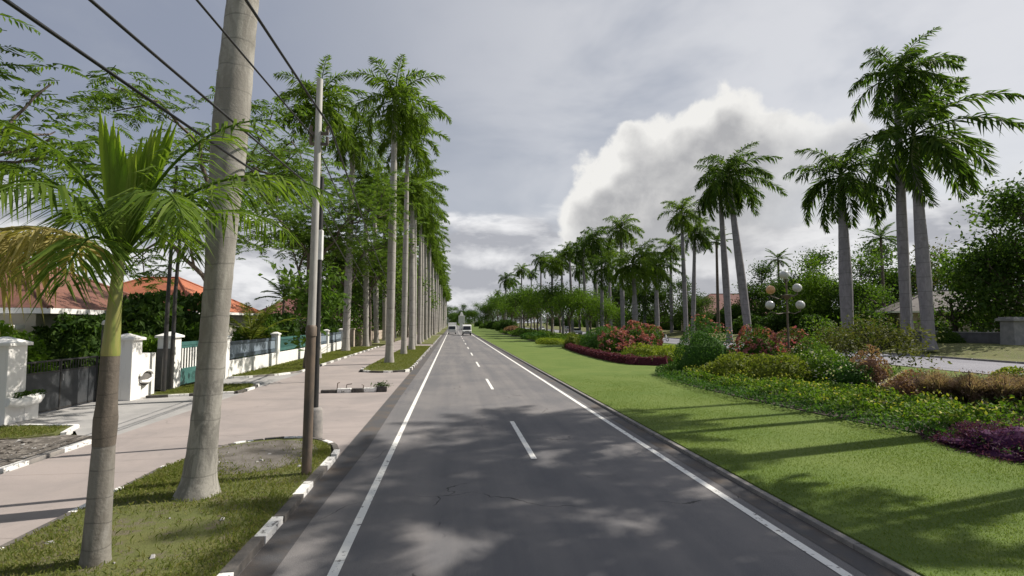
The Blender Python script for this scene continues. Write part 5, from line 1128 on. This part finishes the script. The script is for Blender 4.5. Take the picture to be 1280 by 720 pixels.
# ------------------------------------------------------------------ vehicles
def wheel(t, x, y, r, w=0.2):
    mb = MB(); A = [(r, -w/2), (r, w/2)]
    pts = [(x - w/2, y, r), (x + w/2, y, r)]; mb.tube(pts, r, 16, 0, sm=False); o = mb.build('wheel', M['rubber'], t, 0.02)
    mb = MB(); mb.tube([(x - w/2 - 0.01, y, r), (x + w/2 + 0.01, y, r)], r*0.58, 12, 0, sm=False); mb.build('rim', M['rim'], o)
def minibus(label, loc, rz):
    t = thing('minibus', label, 'minibus', loc, rz)
    side = [(-2.5, 0.42), (-2.55, 0.95), (-2.35, 1.15), (-1.95, 2.05), (-1.7, 2.28), (2.3, 2.30), (2.5, 2.15), (2.55, 0.45)]     # front at -y
    mb = MB(); mb.extrude_x(side, -0.95, 0.95); mb.build('body', M['car_white'], t, 0.07)
    mb = MB(); mb.add([(-0.82, -2.335, 1.22), (0.82, -2.335, 1.22), (0.74, -2.0, 1.98), (-0.74, -2.0, 1.98)], [(0, 1, 2, 3)]); mb.V[0] += np.array([0, -0.02, 0.012]); mb.build('windscreen', M['glass_dark'], t)
    for s in (-1, 1):
        for y0, y1 in ((-1.6, -0.5), (-0.4, 0.9), (1.0, 2.2)):
            mb = MB(); mb.box((s*0.953, (y0 + y1)/2, 1.65), (0.012, y1 - y0, 0.62)); mb.build('side_window', M['glass_dark'], t)
        mb = MB(); mb.box((s*0.70, -2.53, 0.90), (0.34, 0.06, 0.20)); mb.build('headlight', M['lamp_glass'], t, 0.02)
        mb = MB(); mb.box((s*1.08, -1.95, 1.35), (0.14, 0.08, 0.24)); mb.build('mirror', M['black_metal'], t, 0.02)
        for y in (-1.6, 1.6): wheel(t, s*0.82, y, 0.34)
    mb = MB(); mb.box((0, -2.57, 0.52), (1.8, 0.12, 0.22)); mb.build('bumper', M['car_dark'], t, 0.03)
    mb = MB(); mb.box((0, -2.565, 0.90), (0.85, 0.05, 0.16)); mb.build('grille', M['black_metal'], t)
    return t
minibus('white minibus driving towards the camera in the right lane', (3.0, 112, 0.0), 0)
t = thing('box_truck', 'white box truck ahead in the left lane', 'truck', (-0.15, 122, 0.0))
mb = MB(); mb.box((0, 2.2, 1.75), (2.0, 3.8, 2.0)); mb.build('cargo_box', M['car_white'], t, 0.04)
mb = MB(); mb.extrude_x([(-1.4, 0.45), (-1.4, 1.1), (-1.05, 2.0), (0.2, 2.05), (0.2, 0.45)], -0.9, 0.9); mb.build('cab', M['car_white'], t, 0.05)
mb = MB(); mb.box((0, 2.0, 0.6), (1.0, 4.4, 0.25)); mb.build('chassis', M['black_metal'], t)
mb = MB(); mb.box((0, 0.28, 1.25), (1.5, 0.04, 0.9)); mb.build('rear_panel', M['car_dark'], t)
mb = MB(); mb.add([(-0.78, -1.37, 1.18), (0.78, -1.37, 1.18), (0.74, -1.10, 1.9), (-0.74, -1.10, 1.9)], [(0, 1, 2, 3)]); mb.V[0] += np.array([0, -0.02, 0.01]); mb.build('windscreen', M['glass_dark'], t)
for s in (-1, 1):
    for y in (-0.7, 3.2): wheel(t, s*0.8, y, 0.38)
    mb = MB(); mb.box((s*0.65, -1.42, 0.8), (0.3, 0.05, 0.18)); mb.build('headlight', M['lamp_glass'], t)
# white tapering monument far down the road
t = thing('monument', 'slim white tapering monument far down the road above the vehicles', 'monument', (at(577, 395, 200).x, 200, 0.0))
mb = MB(); mb.box((0, 0, 1.2), (1.7, 1.7, 2.4), 0, 0, 0.8); mb.build('plinth', M['white_wall'], t, 0.05)
mb = MB(); mb.box((0, 0, 3.9), (2.4, 1.4, 3.0)); mb.build('panel', M['white_box'], t, 0.05)
mb = MB(); mb.box((0, 0, 6.1), (1.6, 1.2, 1.4), 0, 0, 0.25); mb.build('pinnacle', M['white_wall'], t, 0.03)
def car(label, loc, rz, paint_, suv=False, group='cars on the other carriageway'):
    t = thing('parked_car', label, 'car', loc, rz, group); h = 0.18 if suv else 0
    low = [(-2.1, 0.32), (-2.15, 0.62 + h), (-2.0, 0.78 + h), (-1.0, 0.92 + h), (1.7, 0.95 + h), (2.12, 0.88 + h), (2.15, 0.35)]
    mb = MB(); mb.extrude_x(low, -0.86, 0.86); mb.build('body', M[paint_], t, 0.06)
    cab = [(-1.05, 0.90 + h), (-0.35, 1.40 + h), (1.0 + 2*h, 1.45 + h), (1.75 + h, 0.93 + h)]; mb = MB()
    n = len(cab); V = [(-0.82 if z < 1.2 else -0.66, y, z) for y, z in cab] + [(0.82 if z < 1.2 else 0.66, y, z) for y, z in cab]
    mb.add(V, [tuple(range(n)), tuple(range(n, 2*n))[::-1]] + [(i, n+i, n+(i+1) % n, (i+1) % n) for i in range(n)]); mb.build('cabin_glass', M['glass_dark'], t, 0.03)
    mb = MB(); mb.box((0, 0.33 + h, 1.43 + h), (1.30, 1.35 + 2*h, 0.06)); mb.build('roof', M[paint_], t, 0.025)
    for s in (-1, 1):
        for y in (-1.3, 1.3): wheel(t, s*0.80, y, 0.31 + h*0.2)
        mb = MB(); mb.box((s*0.62, -2.14, 0.66 + h), (0.34, 0.06, 0.14)); mb.build('headlight', M['lamp_glass'], t)
        mb = MB(); mb.box((s*0.62, 2.15, 0.72 + h), (0.30, 0.05, 0.14)); mb.build('tail_light', M['tail_red'], t)
    return t
for px, Y, X, pn, suv, lab in ((716, 118, 28.9, 'car_white', False, 'white car on the other carriageway, in front of the silver one'), (703, 134, 30.5, 'car_silver', True, 'silver high roofed car on the other carriageway behind the white one'),
                          (676, 172, 30.0, 'car_white', False, 'white car farthest along the other carriageway'), (722, 152, 34.0, 'car_dark', True, 'dark high roofed car among the cars on the other carriageway')):
    car(lab, (X, Y, 0.0), R(180 if px == 703 else 0), pn, suv)
# parked scooter glimpsed between the palm trunks
t = thing('scooter', 'white scooter parked between palm trunks behind the second bed', 'scooter', (30.9, 73, 0.0), R(70))
for y in (-0.62, 0.62):
    mb = MB(); A = np.linspace(0, 2*math.pi, 17); mb.tube([(0, y + 0.2*math.cos(a), 0.25 + 0.2*math.sin(a)) for a in A], 0.05, 8); mb.build('wheel', M['rubber'], t)
mb = MB(); mb.tube([(0, -0.55, 0.30), (0, -0.45, 0.75), (0, -0.40, 1.02)], [0.05, 0.12, 0.05], 10); mb.tube([(0, -0.45, 0.35), (0, -0.1, 0.30), (0, 0.25, 0.45), (0, 0.75, 0.62)], [0.10, 0.12, 0.17, 0.10], 10); mb.build('body', M['car_white'], t)
mb = MB(); mb.tube([(0, 0.02, 0.70), (0, 0.35, 0.74), (0, 0.75, 0.74)], [0.09, 0.12, 0.09], 10); mb.build('seat', M['rubber'], t)
mb = MB(); mb.tube([(-0.34, -0.32, 1.05), (0, -0.42, 1.02), (0.34, -0.32, 1.05)], 0.02, 8); mb.build('handlebar', M['black_metal'], t)
# wooded end of the road
rng = np.random.default_rng(99)
for i, (x, y, s) in enumerate(((-14, 330, 1.3), (-8, 420, 1.8), (0, 440, 1.5), (9, 430, 1.4), (17, 400, 1.7), (24, 360, 1.6), (4, 500, 1.7), (-18, 400, 1.9), (32, 330, 1.6), (44, 300, 1.7), (58, 280, 1.7), (72, 260, 1.7))):
    place_tree(TR[i % 2], 'tree', 'dark tree in the wooded mass where the road ends' if x < 30 else 'far dark tree behind the median trees, right of the road end', (x, y, 0), i*2.1, 'trees at the far end of the road', s)
